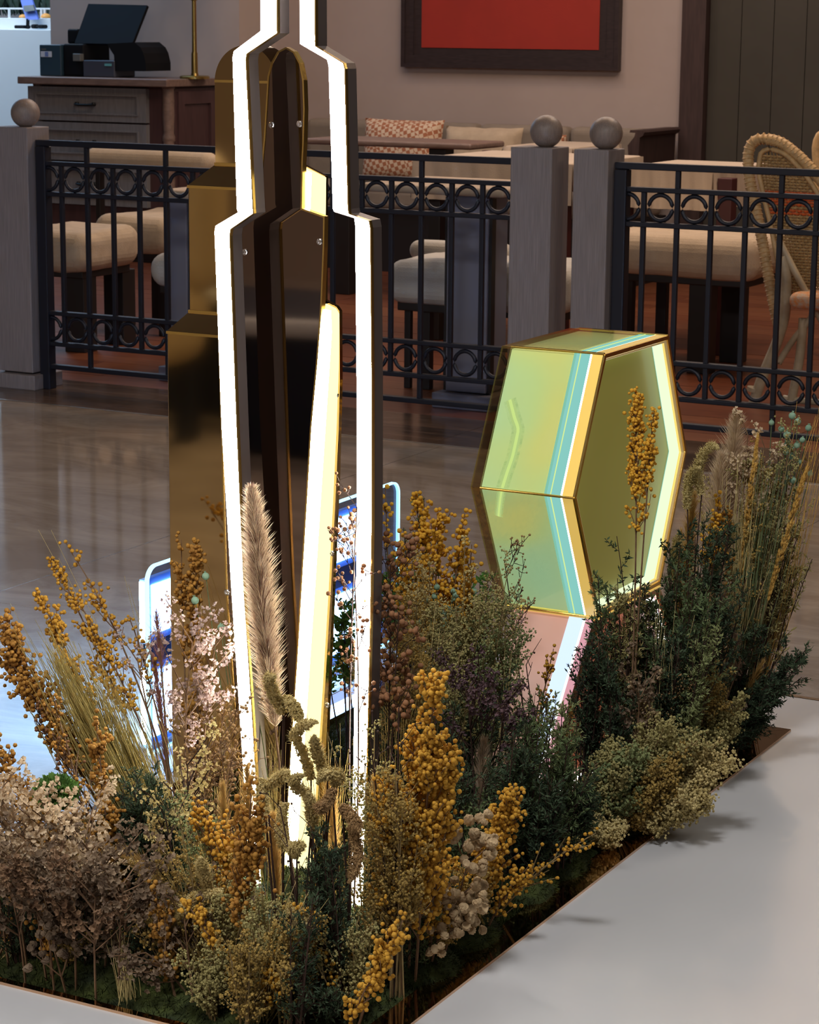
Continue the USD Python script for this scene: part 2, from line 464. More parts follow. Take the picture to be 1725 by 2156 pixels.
# ---- furniture of the hall behind the viewer, seen in the mirror plates
hb = thing('hall_bench', 'dark upholstered hall bench with a pale rolled edge, reflected in the mirror plates', 'bench', (-4.3, -.6, 0))
part(hb, 'body', rbox(-4.7, -1.6, .0, -3.45, -.5, .40, .02), 'iron')
part(hb, 'rolled_edge', tube([(-4.68, -.52, .42), (-4.1, -.46, .41), (-3.47, -.52, .42), (-3.43, -1.0, .42), (-3.47, -1.58, .42)], .03, 12, cap=True), 'white_fabric', smooth=True)
hc_ = thing('lounge_chair', 'tan lounge chair with dark legs, reflected in the gold tower', 'chair', (-4.6, .2, 0))
part(hc_, 'seat', rbox(-4.75, -.12, .26, -4.15, .55, .52, .08), 'tan_leather', smooth=40)
part(hc_, 'back', rbox(-4.78, -.2, .48, -4.12, .02, .95, .1), 'tan_leather', smooth=40)
for x, y in ((-4.72, -.09), (-4.25, -.09), (-4.72, .45), (-4.25, .45)):
    part(hc_, 'leg', rbox(x, y, 0, x + .07, y + .07, .31, .01), 'iron')

# ---- the white platform with its planter opening
PX0, PX1, PY0, PY1, PZ = -2.14, .9, .7, 4.106, .10
TX0, TX1, TY0, TY1 = -2.10, -1.30, 2.285, 3.893        # outer edge of the planter frame
plat = thing('display_platform', 'low white display platform with a thin bronze edge under the flower planter', 'platform', (PX1, PY0, 0))
for a in ((TX1 - .003, PY0, PX1, PY1), (PX0, PY0, TX0 + .003, PY1), (TX0 + .003, PY0, TX1 - .003, TY0 + .003), (TX0 + .003, TY1 - .003, TX1 - .003, PY1)):
    part(plat, 'deck', box(a[0], a[1], .012, a[2], a[3], PZ), 'platform_white')
for a in ((PX0 - .012, PY1, PX1 + .012, PY1 + .012), (PX0 - .012, PY0 - .012, PX1 + .012, PY0), (PX0 - .012, PY0, PX0, PY1), (PX1, PY0, PX1 + .012, PY1)):
    part(plat, 'edge_strip', box(a[0], a[1], .0, a[2], a[3], .101), 'bronze_trim')
planter = thing('planter', 'long planter with a flat copper mirror rim sunk into the white platform', 'planter', (TX1, TY0, 0))
RW = .045
for pl in ([(TX1, TY0), (TX1, TY1), (TX1 - RW, TY1 - RW), (TX1 - RW, TY0 + RW)], [(TX0, TY1), (TX1, TY1), (TX1 - RW, TY1 - RW), (TX0 + RW, TY1 - RW)],
           [(TX0, TY0), (TX0, TY1), (TX0 + RW, TY1 - RW), (TX0 + RW, TY0 + RW)]):
    m = trimesh.creation.extrude_polygon(Polygon(pl).buffer(-.0004), .03); m.apply_translation([0, 0, PZ - .026])
    part(planter, 'rim', m, 'copper_mirror')
m = trimesh.creation.extrude_polygon(Polygon([(TX0, TY0), (TX1, TY0), (TX1 - .012, TY0 + .012), (TX0 + .012, TY0 + .012)]), .03); m.apply_translation([0, 0, PZ - .026])
part(planter, 'rim', m, 'copper_mirror')
m = trimesh.creation.extrude_polygon(sbox(TX0 + .005, TY0 + .005, TX1 - .005, TY1 - .005).difference(sbox(TX0 + .012, TY0 + .012, TX1 - .012, TY1 - .012)), .07); m.apply_translation([0, 0, .003])
part(planter, 'liner', m, 'planter_liner')
part(planter, 'soil', box(TX0 + .013, TY0 + .013, .004, TX1 - .013, TY1 - .013, .085), 'soil')

# ------------------------------------------------------------------ fence
ZR = dict(top=.912, r2=.838, r3=.727, r4=.287, r5=.172, low=.086)
BW = .008


def fence(label, x0, x1, xlong, step, ends):
    """ends: which ends carry a wide flat upright"""
    t = thing('iron_railing', label, 'railing', ((x0 + x1) / 2, YF, 0))
    for k, w in (('top', .011), ('r2', .008), ('r3', .008), ('r4', .008), ('r5', .008), ('low', .009)):
        part(t, 'rail', rbox(x0, YF - .014, ZR[k] - w, x1, YF + .014, ZR[k] + w, .003, 1), 'iron')
    for e in ends:
        part(t, 'upright', rbox(e - .022, YF - .022, .0, e + .022, YF + .022, .9, .004, 1), 'iron')
    k0 = int(math.floor((x0 - xlong) / step)) + 1
    xs = []
    for k in range(k0, 200):
        x = xlong + k * step
        if x > x1 - .01:
            break
        xs.append(x)
        if any(abs(x - e) < .03 for e in ends):
            continue
        z0, z1 = (ZR['low'], ZR['top']) if k % 3 == 0 else (ZR['r5'], ZR['r2'])
        part(t, 'bar', rbox(x - BW, YF - BW, z0, x + BW, YF + BW, z1, .002, 1), 'iron')
    if k0 > -200:
        xs = [xs[0] - step] + xs
    for x in xs:
        c = x + step / 2
        if c - .04 < x0 or c + .03 > x1:
            continue
        for za, zb in ((ZR['r3'], ZR['r2']), (ZR['r5'], ZR['r4'])):
            r = .0405
            an = np.linspace(0, 2 * np.pi, 28, endpoint=False)
            part(t, 'ring', tube(np.stack([c + r * np.cos(an), YF + 0 * an, (za + zb) / 2 + r * np.sin(an)], 1), .0072, 8, closed=True), 'iron', smooth=True)
    return t


xa = aty(186, 500, YF)[0]; xb_ = aty(351, 500, YF)[0]
STEP = (xb_ - xa) / 3
fence('black iron railing with rings on the left, behind the gold tower', aty(62, 500, YF - .055)[0] + .004, aty(1072, 500, YF - .055)[0] - .004, xa, STEP, [aty(62, 500, YF - .055)[0] + .03])
xc = aty(1428, 400, YF)[0]
fence('black iron railing with rings on the right, in front of the rattan chair', aty(1277, 500, YF - .055)[0] + .004, -1.2, xc, STEP * 1.0, [aty(1277, 500, YF - .055)[0] + .028])


def post(label, x0, x1, zt, plinth):
    xc_, w = (x0 + x1) / 2, x1 - x0
    d = .135
    t = thing('fence_post', label, 'post', (xc_, YF, 0))
    prof = sbox(x0, YF - .055, x1, YF - .055 + d)
    m = trimesh.creation.extrude_polygon(prof, zt - (.07 if plinth else 0)); m.apply_translation([0, 0, .07 if plinth else 0])
    part(t, 'shaft', rbox(x0, YF - .055, .062 if plinth else 0, x1, YF - .055 + d, zt, .004, 1), 'post_wood')
    if plinth:
        part(t, 'plinth', rbox(x0 - .022, YF - .075, 0, x1 + .022, YF + d - .035, .056, .004, 1), 'post_wood')
        part(t, 'foot_joint', box(x0 + .015, YF - .04, .055, x1 - .015, YF + d - .07, .064), 'dark_leg')
    else:
        part(t, 'foot_joint', box(x0 - .01, YF - .065, 0, x1 + .01, YF + d - .045, .05), 'post_wood')
    r = .0535
    s = trimesh.creation.icosphere(4, r); s.apply_translation([xc_ + .022, YF + .012, zt + r - .004])
    part(t, 'ball_cap', s, 'ball_wood', smooth=True)


post('square wooden fence post with ball cap at the left edge, on a plinth', aty(-9, 500, YF - .055)[0], aty(62, 500, YF - .055)[0], .968, True)
post('square wooden fence post with ball cap, left of the pair behind the hexagon lamp', aty(1072, 500, YF - .055)[0], aty(1159, 500, YF - .055)[0], .962, False)
post('square wooden fence post with ball cap, right of the pair behind the hexagon lamp', aty(1204, 500, YF - .055)[0], aty(1277, 500, YF - .055)[0], .962, False)

# ------------------------------------------------------------------ restaurant
# painting
PYY = YW - .045
pa = thing('framed_painting', 'plain red painting in a stepped dark wooden frame on the wall', 'painting', aty(1075, 140, YW))
fx0, fx1 = aty(845, 80, PYY)[0], aty(1303, 80, PYY)[0]
fz0 = aty(1075, 145, PYY)[2]; fz1 = fz0 + .98
ix0, ix1 = aty(892, 50, PYY)[0], aty(1253, 50, PYY)[0]
iz0 = aty(1075, 95, PYY)[2]; iz1 = fz1 - (iz0 - fz0)
part(pa, 'canvas', box(ix0 - .02, YW - .03, iz0 - .02, ix1 + .02, YW - .012, iz1 + .02), 'painting_red')


def ring_poly(a, b):
    return sbox(*a).difference(sbox(*b))


o = (fx0, fz0, fx1, fz1); i_ = (ix0, iz0, ix1, iz1)


def lerp4(t):
    return tuple(a + (b - a) * t for a, b in zip(o, i_))


for k, (t0, t1, dp) in enumerate([(0, .16, .05), (.16, .52, .036), (.52, 1, .026)]):
    part(pa, ('outer_moulding', 'middle_moulding', 'inner_moulding')[k], extrude_y(ring_poly(lerp4(t0), lerp4(t1)), YW - dp, dp - .002), 'frame_wood')

# sideboard against the left wall
SY = 10.95
sb = thing('sideboard', 'brown grey wooden sideboard with two drawers under the printer', 'sideboard', (aty(200, 200, SY)[0], SY, 0))
sx0, sx1 = aty(38, 160, SY - .04)[0], aty(347, 175, SY - .04)[0]
szt = aty(195, 164, SY - .04)[2]
part(sb, 'counter_top', rbox(sx0, SY - .05, szt - .042, sx1 + .02, 11.48, szt, .006), 'cabinet_wood')
bx0, bx1 = sx0 + .055, sx1 - .02
part(sb, 'carcass', box(bx0 + .03, SY + .03, .06, bx1 - .01, 11.47, szt - .043), 'cabinet_side')
part(sb, 'plinth', box(bx0 + .04, SY + .06, 0, bx1 - .02, 11.46, .062), 'dark_leg')
dz = [(szt - .055, szt - .245), (szt - .255, szt - .47), (szt - .48, szt - .72)]
dx0, dx1 = aty(60, 220, SY)[0], aty(308, 230, SY)[0]
for k, (z1, z0) in enumerate(dz):
    d = part(sb, 'drawer', box(dx0, SY + .006, z0, dx1, SY + .03, z1), 'cabinet_paint')
    fr = sbox(dx0, z0, dx1, z1).difference(sbox(dx0 + .05, z0 + .038, dx1 - .05, z1 - .038))
    part(d, 'drawer_frame', extrude_y(fr, SY - .004, .011), 'cabinet_paint')
    bead = sbox(dx0 + .05, z0 + .038, dx1 - .05, z1 - .038).difference(sbox(dx0 + .06, z0 + .046, dx1 - .06, z1 - .046))
    part(d, 'bead', extrude_y(bead, SY - .009, .016), 'cabinet_paint')
    hx, hz = (dx0 + dx1) / 2 - .0, (z0 + z1) / 2
    hp = [(hx - .06, SY - .001, hz), (hx - .058, SY - .03, hz), (hx - .03, SY - .038, hz - .003), (hx + .03, SY - .038, hz - .003), (hx + .058, SY - .03, hz), (hx + .06, SY - .001, hz)]
    part(d, 'handle', join([tube(hp, .0075, 8, cap=True), lathe([(0, 0), (.013, 0), (.011, .012), (0, .014)], (hx - .058, SY - .012, hz)), lathe([(0, 0), (.013, 0), (.011, .012), (0, .014)], (hx + .058, SY - .012, hz))]), 'black_metal', smooth=40)
for xx in (bx0 - .0, bx1 - .045):
    colp = [(0, .0), (.03, .0), (.03, .04), (.022, .05), (.03, .1), (.034, .4), (.03, szt - .35), (.036, szt - .34), (.036, szt - .32), (.03, szt - .3), (.034, szt - .2), (.032, szt - .06), (.036, szt - .05), (.036, szt - .043), (0, szt - .043)]
    part(sb, 'corner_column', lathe(colp, (xx + .03, SY + .045, 0)), 'cabinet_wood', smooth=35)
part(sb, 'side_panel', rbox(bx1 - .012, SY + .08, .07, bx1 + .004, 11.46, szt - .05, .003, 1), 'cabinet_side')
yy0, yy1 = SY + .16, 11.38
fr = Polygon([(yy0 - .06, .1), (yy1 + .06, .1), (yy1 + .06, szt - .07), (yy0 - .06, szt - .07)]).difference(Polygon([(yy0, .18), (yy1, .18), (yy1, szt - .14), (yy0, szt - .14)]))
part(sb, 'side_frame', extrude_x(fr, bx1 + .004, .014), 'cabinet_side')

# printer: squat body with a tall raised panel
PRY = 11.06
pr_ = thing('receipt_printer', 'black office printer with raised lid and navy side on the sideboard', 'printer', (aty(190, 150, PRY)[0], PRY, szt))


def P3(x, y, Y):
    return aty(x, y, Y)


zt = szt + .001
navx0, navx1 = P3(83, 120, PRY)[0], P3(128, 120, PRY)[0]
navz = P3(105, 94, PRY)[2]
part(pr_, 'side_unit', rbox(navx0, PRY, zt, navx1, PRY + .26, navz, .006), 'navy_plastic')
lab = box(P3(86, 113, PRY)[0], PRY - .0015, P3(97, 120, PRY)[2], P3(109, 113, PRY)[0], PRY + .001, P3(97, 108, PRY)[2])
part(pr_, 'sticker', lab, 'label_white')
part(pr_, 'sticker_print', box(P3(95, 113, PRY)[0], PRY - .0025, P3(97, 119, PRY)[2], P3(102, 113, PRY)[0], PRY - .0014, P3(97, 109, PRY)[2]), 'label_blue')
part(pr_, 'small_print', box(P3(87, 104, PRY)[0], PRY - .0015, P3(97, 105, PRY)[2], P3(97, 104, PRY)[0], PRY + .001, P3(97, 102.5, PRY)[2]), 'grey_plastic')
part(pr_, 'body', rbox(navx1 + .001, PRY + .02, zt, P3(172, 120, PRY)[0], PRY + .28, P3(140, 92, PRY)[2], .012), 'black_plastic')
part(pr_, 'output_tray', rbox(P3(176, 135, PRY)[0], PRY - .005, zt, P3(242, 135, PRY)[0], PRY + .2, P3(205, 127, PRY)[2], .006), 'slate_plastic')
part(pr_, 'display', box(P3(222, 135, PRY)[0], PRY - .009, P3(228, 139, PRY)[2], P3(236, 135, PRY)[0], PRY - .004, P3(228, 134, PRY)[2]), 'button_teal')
part(pr_, 'key', rbox(P3(155, 120, PRY)[0], PRY - .01, P3(162, 129, PRY)[2], P3(171, 120, PRY)[0], PRY + .06, P3(162, 113, PRY)[2], .004), 'grey_plastic')
side = [(242, 150), (307, 150), (307, 133), (302, 112), (296, 100), (283, 89), (226, 92), (232, 104), (240, 116)]
part(pr_, 'end_unit', extrude_y(pxy([(x, min(y, 149.5 + (x - 240) * .02)) for x, y in side], PRY), PRY, .25), 'black_plastic')
# raised lid: a slab leaning back
lid = [(157, 90), (186, 8), (310, 11), (278, 93)]
a, b, c, d = P3(157, 91, PRY + .05), P3(186, 8, PRY + .17), P3(310, 11, PRY + .17), P3(278, 93, PRY + .05)
nrm = np.cross(b - a, d - a); nrm /= np.linalg.norm(nrm)
if nrm[1] < 0:
    nrm = -nrm
part(pr_, 'lid', trimesh.convex.convex_hull(np.array([p + nrm * s for p in (a, b, c, d) for s in (0, .02)])), 'black_plastic')
part(pr_, 'hinge', rbox(P3(141, 80, PRY + .1)[0], PRY + .1, P3(150, 92, PRY + .1)[2], P3(165, 80, PRY + .1)[0], PRY + .16, P3(150, 61, PRY + .1)[2], .012), 'black_plastic')

# brass lamp (its column leaves the frame)
LY = 11.2
lp = thing('brass_lamp', 'slim brass table lamp with round foot on the right end of the sideboard', 'lamp', (P3(410, 155, LY)[0], LY, szt))
lc = (P3(410, 150, LY)[0], LY, szt)
part(lp, 'foot', lathe([(0, 0), (.085, 0), (.085, .012), (.078, .018), (.022, .02), (.02, .03), (0, .03)], lc, 40), 'brass', smooth=40)
part(lp, 'stem', lathe([(0, .02), (.019, .02), (.018, .14), (.014, .15), (.013, .33), (.0125, .43), (.02, .435), (.02, .45), (.012, .455), (.011, .66), (0, .66)], lc, 24), 'brass', smooth=40)
part(lp, 'shade', lathe([(.12, .62), (.15, .62), (.09, .84), (.085, .84), (.12, .62)], lc, 40), 'cream_fabric', smooth=40)

# bright white counter far left
CY = 12.9
cx0, cx1 = P3(-80, 60, CY)[0], P3(108, 60, CY)[0] - .005
ct = thing('white_counter', 'bright white serving counter at the far left edge', 'counter', ((cx0 + cx1) / 2, CY, 0))
part(ct, 'front', rbox(cx0, CY, 0, cx1, CY + .5, P3(50, 62, CY)[2], .004, 1), 'counter_white')
part(ct, 'back_ledge', rbox(cx0, CY + .2, 0.3, cx1, CY + .62, P3(50, 38, CY + .2)[2], .004, 1), 'counter_white')
part(ct, 'glass_rail', rbox(cx0, CY + .3, P3(50, 20, CY + .3)[2], cx1, CY + .315, P3(50, 16.5, CY + .3)[2], .002, 1), 'counter_white')
for x in (18, 86, 93):
    part(ct, 'rail_support', cyl((P3(x, 20, CY + .3)[0], CY + .307, P3(50, 38, CY + .2)[2]), (P3(x, 20, CY + .3)[0], CY + .307, P3(50, 18, CY + .3)[2]), .009), 'counter_white')
tb = thing('tablet_on_stand', 'blue tablet on a grey stand on the white counter', 'tablet', P3(65, 60, CY + .1))
a, b, c, d = P3(55, 42, CY + .1), P3(43, 0, CY + .16), P3(66, -4, CY + .16), P3(80, 41, CY + .1)
part(tb, 'screen', trimesh.convex.convex_hull(np.array([p + np.array([0, s, 0]) for p in (a, b, c, d) for s in (0, .015)])), 'tablet_blue')
part(tb, 'screen_bar', trimesh.convex.convex_hull(np.array([p + np.array([0, s, 0]) for p in (P3(52, 25, CY + .1), P3(49, 12, CY + .12), P3(70, 10, CY + .12), P3(74, 22, CY + .1)) for s in (-.004, .01)])), 'grey_plastic')
part(tb, 'stand', cyl(P3(58, 60.5, CY + .1), P3(59, 40, CY + .11), .012), 'black_metal')
hs = thing('card_reader', 'black handset and card reader lying beside the blue tablet', 'card reader', P3(64, 60, CY + .1))
part(hs, 'reader', rbox(P3(33, 57, CY + .08)[0], CY + .06, P3(40, 60, CY + .08)[2], P3(54, 57, CY + .08)[0], CY + .14, P3(40, 53, CY + .08)[2], .008), 'black_plastic')
part(hs, 'handset', join([rbox(P3(67, 57, CY + .08)[0], CY + .06, P3(70, 60, CY + .08)[2], P3(77, 57, CY + .08)[0], CY + .12, P3(70, 51, CY + .08)[2], .014), rbox(P3(76, 57, CY + .08)[0], CY + .07, P3(80, 59, CY + .08)[2], P3(84, 57, CY + .08)[0], CY + .11, P3(80, 54, CY + .08)[2], .008),
                          rbox(P3(83, 57, CY + .08)[0], CY + .06, P3(90, 60, CY + .08)[2], P3(94, 57, CY + .08)[0], CY + .12, P3(90, 52, CY + .08)[2], .01)]), 'black_plastic')
for (x0_, x1_, yt_, lb) in ((36, 50, 31, 'small orange roll on the white ledge left of the tablet'), (81, 99, 28.5, 'rounded orange roll on the white ledge right of the tablet')):
    r = (P3(x1_, 38, CY + .25)[0] - P3(x0_, 38, CY + .25)[0]) / 2
    h = P3(50, yt_, CY + .25)[2] - P3(50, 38, CY + .25)[2]
    s = trimesh.creation.icosphere(3); s.vertices = s.vertices * [r, r, h] ; s = trimesh.Trimesh(np.maximum(s.vertices, [-9, -9, 0.0]), s.faces, process=False)
    s.apply_translation([(P3(x0_, 38, CY + .25)[0] + P3(x1_, 38, CY + .25)[0]) / 2, CY + .25 + r, P3(50, 38, CY + .2)[2] + .003])
    top('bread_roll', s, 'orange_fruit', lb, 'bread', smooth=True)
# dark plants behind the counter
rp = np.random.default_rng(77)
gp = thing('leafy_plant', 'dark leafy plants behind the white counter at the top left corner', 'plant', P3(50, 40, 13.6), kind=None)
ms = []
for k in range(70):
    b0 = P3(rp.uniform(-15, 104), 34, rp.uniform(13.6, 13.95)); L = rp.uniform(.25, .5)
    dirv = np.array([rp.normal(0, .35), rp.normal(0, .1), 1.0]); dirv /= np.linalg.norm(dirv)
    wv = np.array([.02 + .02 * rp.random(), .006, 0])
    pts = [b0, b0 + dirv * L * .4 - wv, b0 + dirv * L * .4 + wv, b0 + dirv * L, b0 + dirv * L * .4 + np.array([0, -.008, 0])]
    ms.append((np.array(pts), np.array([[0, 2, 4], [0, 4, 1], [1, 4, 3], [4, 2, 3]])))
part(gp, 'leaves', join(ms), 'dark_leaf', kind='stuff')
part(gp, 'trough', rbox(P3(-20, 40, 13.6)[0], 13.55, .3, P3(107, 40, 13.6)[0], 14.0, P3(50, 37, 13.6)[2], .01), 'dark_leg')


def cushion(x0, y0, z0, x1, y1, z1, r=.05, puff=.012, seed=0, res=.03):
    """a soft rounded pad: rounded box, refined and swollen with gentle dents"""
    m = rbox(x0, y0, z0, x1, y1, z1, r)
    v, f = trimesh.remesh.subdivide_to_size(m.vertices, m.faces, max(res, (x1 - x0) / 14), max_iter=8)
    m = trimesh.Trimesh(v, f, process=True)
    c = m.vertices.mean(0)
    nrm = m.vertex_normals
    n = meshkit.fbm(m.vertices * 6, 2, seed)
    m.vertices = m.vertices + nrm * ((n - np.mean(n)) * puff * 2)[:, None]
    return m


def dining_stool(label, xp0, xp1, yp0, yp1, Y, depth, legs, fabric, zfloor=0., backs=None):
    """upholstered chair from the picture's extents at plane Y"""
    x0, x1 = P3(xp0, yp1, Y)[0], P3(xp1, yp1, Y)[0]
    zt, zb = P3((xp0 + xp1) / 2, yp0, Y + depth * .3)[2], P3((xp0 + xp1) / 2, yp1, Y)[2]
    t = thing('dining_chair', label, 'chair', ((x0 + x1) / 2, Y + depth / 2, 0))
    part(t, 'seat_cushion', cushion(x0, Y, zb, x1, Y + depth, zt, min(.06, (zt - zb) * .48), seed=int(xp0)), fabric, smooth=True)
    part(t, 'seat_frame', rbox(x0 + .04, Y + .04, zb - .025, x1 - .04, Y + depth - .04, zb + .01, .004, 1), 'dark_leg')
    for (la, lb) in legs:
        for yy in (Y + .05, Y + depth - .09):
            xa_, xb__ = P3(la, yp1, Y)[0], P3(lb, yp1, Y)[0]
            part(t, 'leg', rbox(xa_, yy, 0, xb__, yy + (xb__ - xa_) * .9, zb - .015, .003, 1), 'dark_leg')
    if backs:
        bx0, bx1, by0, by1, kind = backs
        X0, X1 = P3(bx0, by0, Y + depth)[0], P3(bx1, by0, Y + depth)[0]
        zb0, zb1 = P3(bx0, by1, Y + depth)[2], P3(bx0, by0, Y + depth)[2]
        part(t, 'backrest', cushion(X0, Y + depth - .05, zb0, X1, Y + depth + .06, zb1, min(.05, (zb1 - zb0) * .48), .006, seed=9), fabric, smooth=True)
        for xx in (X0 + .05, X1 - .07):
            part(t, 'back_post', rbox(xx, Y + depth - .02, zb - .02, xx + .025, Y + depth + .02, zb0 + .02, .003, 1), 'dark_leg')
    return t


dining_stool('cream padded dining chair behind the ringed railing, between gold tower and wooden posts', 806, 1192, 548, 654, 7.62, .46, [(838, 851), (872, 892), (1150, 1172)], 'white_fabric', backs=(868, 1075, 503, 546, 'roll'))
dining_stool('thick beige upholstered stool behind the right railing, left of the rattan chair', 1240, 1586, 490, 586, 8.55, .5, [(1300, 1322), (1442, 1488)], 'cream_fabric')
dining_stool('beige chair seat behind the railing just right of the left wooden post', 20, 178, 478, 572, 7.75, .42, [(118, 160), (40, 58)], 'cream_fabric')
dining_stool('beige armchair behind the railing below the sideboard, partly in shade', 192, 352, 448, 536, 8.35, .5, [(205, 238), (318, 340)], 'cream_fabric', backs=(186, 452, 310, 352, 'roll'))
dining_stool('pale rounded stool seat behind the railing, half hidden by the gold tower', 306, 450, 528, 610, 7.5, .42, [(330, 348), (420, 440)], 'white_fabric')


def table(label, corners, Y, depth, drop, pedestal=None, legs=(), mat='tablecloth', top_mat=None, zoff=0):
    """cloth-covered table: front edge from picture x0..x1 at row y, plane Y"""
    x0p, x1p, yp = corners
    x0, x1 = P3(x0p, yp, Y)[0], P3(x1p, yp, Y)[0]
    z = P3((x0p + x1p) / 2, yp, Y)[2]
    t = thing('dining_table', label, 'table', ((x0 + x1) / 2, Y + depth / 2, 0))
    part(t, 'tabletop', rbox(x0, Y, z - .03, x1, Y + depth, z, .012), top_mat or mat, smooth=30)
    if drop:
        n = 60
        ms = []
        xs = np.linspace(x0 - .004, x1 + .004, n)
        for side in ('f', 'l', 'r', 'b'):
            if side in 'fb':
                base = np.stack([xs, np.full(n, Y - .006 if side == 'f' else Y + depth + .006)], 1)
            else:
                base = np.stack([np.full(n, x0 - .006 if side == 'l' else x1 + .006), np.linspace(Y, Y + depth, n)], 1)
            nrm = {'f': (0, -1), 'b': (0, 1), 'l': (-1, 0), 'r': (1, 0)}[side]
            wav = .008 * np.sin(np.arange(n) * .5) + .004 * np.sin(np.arange(n) * 1.3)
            zz = np.linspace(0, 1, 5)
            g = np.array([[[b[0] + nrm[0] * (w + .01) * k, b[1] + nrm[1] * (w + .01) * k, z - .004 - drop * k] for b, w in zip(base, wav)] for k in zz])
            gi = g + np.array([*(-np.array(nrm) * .004), 0])
            idx = np.arange(5 * n).reshape(5, n)
            q = np.stack([idx[:-1, :-1], idx[1:, :-1], idx[1:, 1:], idx[:-1, 1:]], -1).reshape(-1, 4)
            f1 = np.vstack([q[:, [0, 1, 2]], q[:, [0, 2, 3]]])
            ms.append((g.reshape(-1, 3), f1)); ms.append((gi.reshape(-1, 3), f1[:, ::-1]))
        part(t, 'tablecloth', join(ms), mat, smooth=40)
    if pedestal:
        pa_, pb = pedestal
        xa_, xb__ = P3(pa_, 600, Y + .05)[0], P3(pb, 600, Y + .05)[0]
        w = xb__ - xa_
        part(t, 'pedestal', rbox(xa_, Y + .05, .06, xb__, Y + .05 + w, z - .03, .006, 1), 'grey_pedestal')
        part(t, 'pedestal_base', rbox(xa_ - .04, Y + .02, 0, xb__ + .04, Y + .08 + w, .055, .006, 1), 'grey_pedestal')
        for s in (xa_ - .012, xb__ + .002):
            part(t, 'pedestal_edge', box(s, Y + .06, .06, s + .01, Y + .09, z - .04), 'dark_leg')
    for (la, lb, m_) in legs:
        xa_, xb__ = P3(la, 600, Y + .03)[0], P3(lb, 600, Y + .03)[0]
        part(t, 'leg', rbox(xa_, Y + .03, 0, xb__, Y + .03 + (xb__ - xa_), z - .03, .004, 1), m_)
    return t


table('cream table on a grey square pedestal close behind the railing, left of the post pair', (752, 1062, 392), 7.3, .5, .0, pedestal=(940, 1026))
table('long cream clothed table behind the pair of wooden posts', (872, 1205, 338), 8.9, .75, .17, legs=[(900, 925, 'dark_leg'), (1165, 1190, 'red_leg')])
table('beige clothed table with dark red leg behind the right railing', (1292, 1500, 356), 9.1, .7, .16, legs=[(1503, 1534, 'red_leg'), (1300, 1322, 'red_leg')])
table('narrow table with grey pedestal behind the railing beside the gold tower', (330, 452, 402), 7.32, .45, .0, pedestal=(358, 394))
table('wooden dining table with rounded top in front of the banquette, left of centre', (640, 992, 297), 10.2, .38, 0, legs=[(700, 735, 'dark_leg'), (900, 935, 'dark_leg')], top_mat='cabinet_wood')
table('cream side table in front of the banquette behind the ball topped posts', (1062, 1205, 309), 10.6, .6, .03, legs=[(1010, 1030, 'red_leg'), (1170, 1190, 'red_leg')])

# banquette with cushions
BY = 11.3
bq = thing('banquette', 'long grey brown upholstered wall banquette with dark wooden end under the painting', 'bench', (P3(1050, 280, BY)[0], BY, 0))
bx0, bx1 = P3(560, 260, BY)[0], P3(1332, 275, BY)[0]
bzt = P3(1050, 262, BY + .45)[2]
nseg = 4
for k in range(nseg):
    a, b = bx0 + (bx1 - bx0) * k / nseg, bx0 + (bx1 - bx0) * (k + 1) / nseg
    part(bq, 'back_pad', cushion(a + .003, BY + .42, .46, b - .003, BY + .55, bzt, .04, .004, seed=k, res=.06), 'banquette_fabric', smooth=True)
    part(bq, 'seat_pad', cushion(a + .003, BY, .34, b - .003, BY + .46, .47, .04, .006, seed=20 + k, res=.06), 'banquette_fabric', smooth=True)
part(bq, 'base', box(bx0, BY + .03, 0, bx1, BY + .5, .35), 'dark_leg')
arm = [(1325, 360), (1322, 306), (1336, 288), (1338, 280), (1326, 279), (1327, 274), (1352, 274), (1357, 279), (1354, 286), (1347, 290), (1343, 360)]
part(bq, 'end_arm', extrude_y(pxy(arm, BY), BY, .5), 'dark_wood')


def pillow(label, xp0, xp1, yp0, yp1, Y, fabric, name='cushion', seed=0, thick=.16):
    x0, x1 = P3(xp0, yp1, Y)[0], P3(xp1, yp1, Y)[0]
    z1, z0 = P3((xp0 + xp1) / 2, yp0, Y)[2], .487
    u, v = np.meshgrid(np.linspace(-1, 1, 26), np.linspace(-1, 1, 18))
    prof = thick / 2 * np.sqrt(np.clip((1 - u ** 4) * (1 - v ** 4), 0, 1))
    ear = 1 + .05 * (np.abs(u) * np.abs(v)) ** 3
    X = (x0 + x1) / 2 + (x1 - x0) / 2 * u * ear
    Z = (z0 + z1) / 2 + (z1 - z0) / 2 * v * ear + .012 * meshkit.fbm(np.stack([u * 3, v * 3, 0 * u], -1).reshape(-1, 3), 2, seed).reshape(u.shape)
    Yf_ = Y + (Z - z0) * .12
    A = np.stack([X, Yf_ - prof, Z], -1).reshape(-1, 3); B_ = np.stack([X, Yf_ + prof, Z], -1).reshape(-1, 3)
    idx = np.arange(26 * 18).reshape(18, 26)
    q = np.stack([idx[:-1, :-1], idx[:-1, 1:], idx[1:, 1:], idx[1:, :-1]], -1).reshape(-1, 4)
    f1 = np.vstack([q[:, [0, 1, 2]], q[:, [0, 2, 3]]])
    m = trimesh.Trimesh(np.vstack([A, B_]), np.vstack([f1, f1[:, ::-1] + len(A)]), process=False)
    return top(name, m, fabric, label, 'cushion', smooth=True)


pillow('brown and cream checked cushion leaning on the banquette under the painting', 765, 925, 256, 296, BY + .25, 'check_fabric', seed=1)
pillow('plain cream cushion on the banquette, right of the checked cushion', 936, 1092, 272, 310, BY + .25, 'cream_fabric', seed=2)
pillow('brown fringed cushion on the banquette between the two ball topped posts', 1128, 1185, 288, 330, BY + .25, 'check_fabric', seed=3)

# rattan bistro chair at the right edge
CHY = 8.05


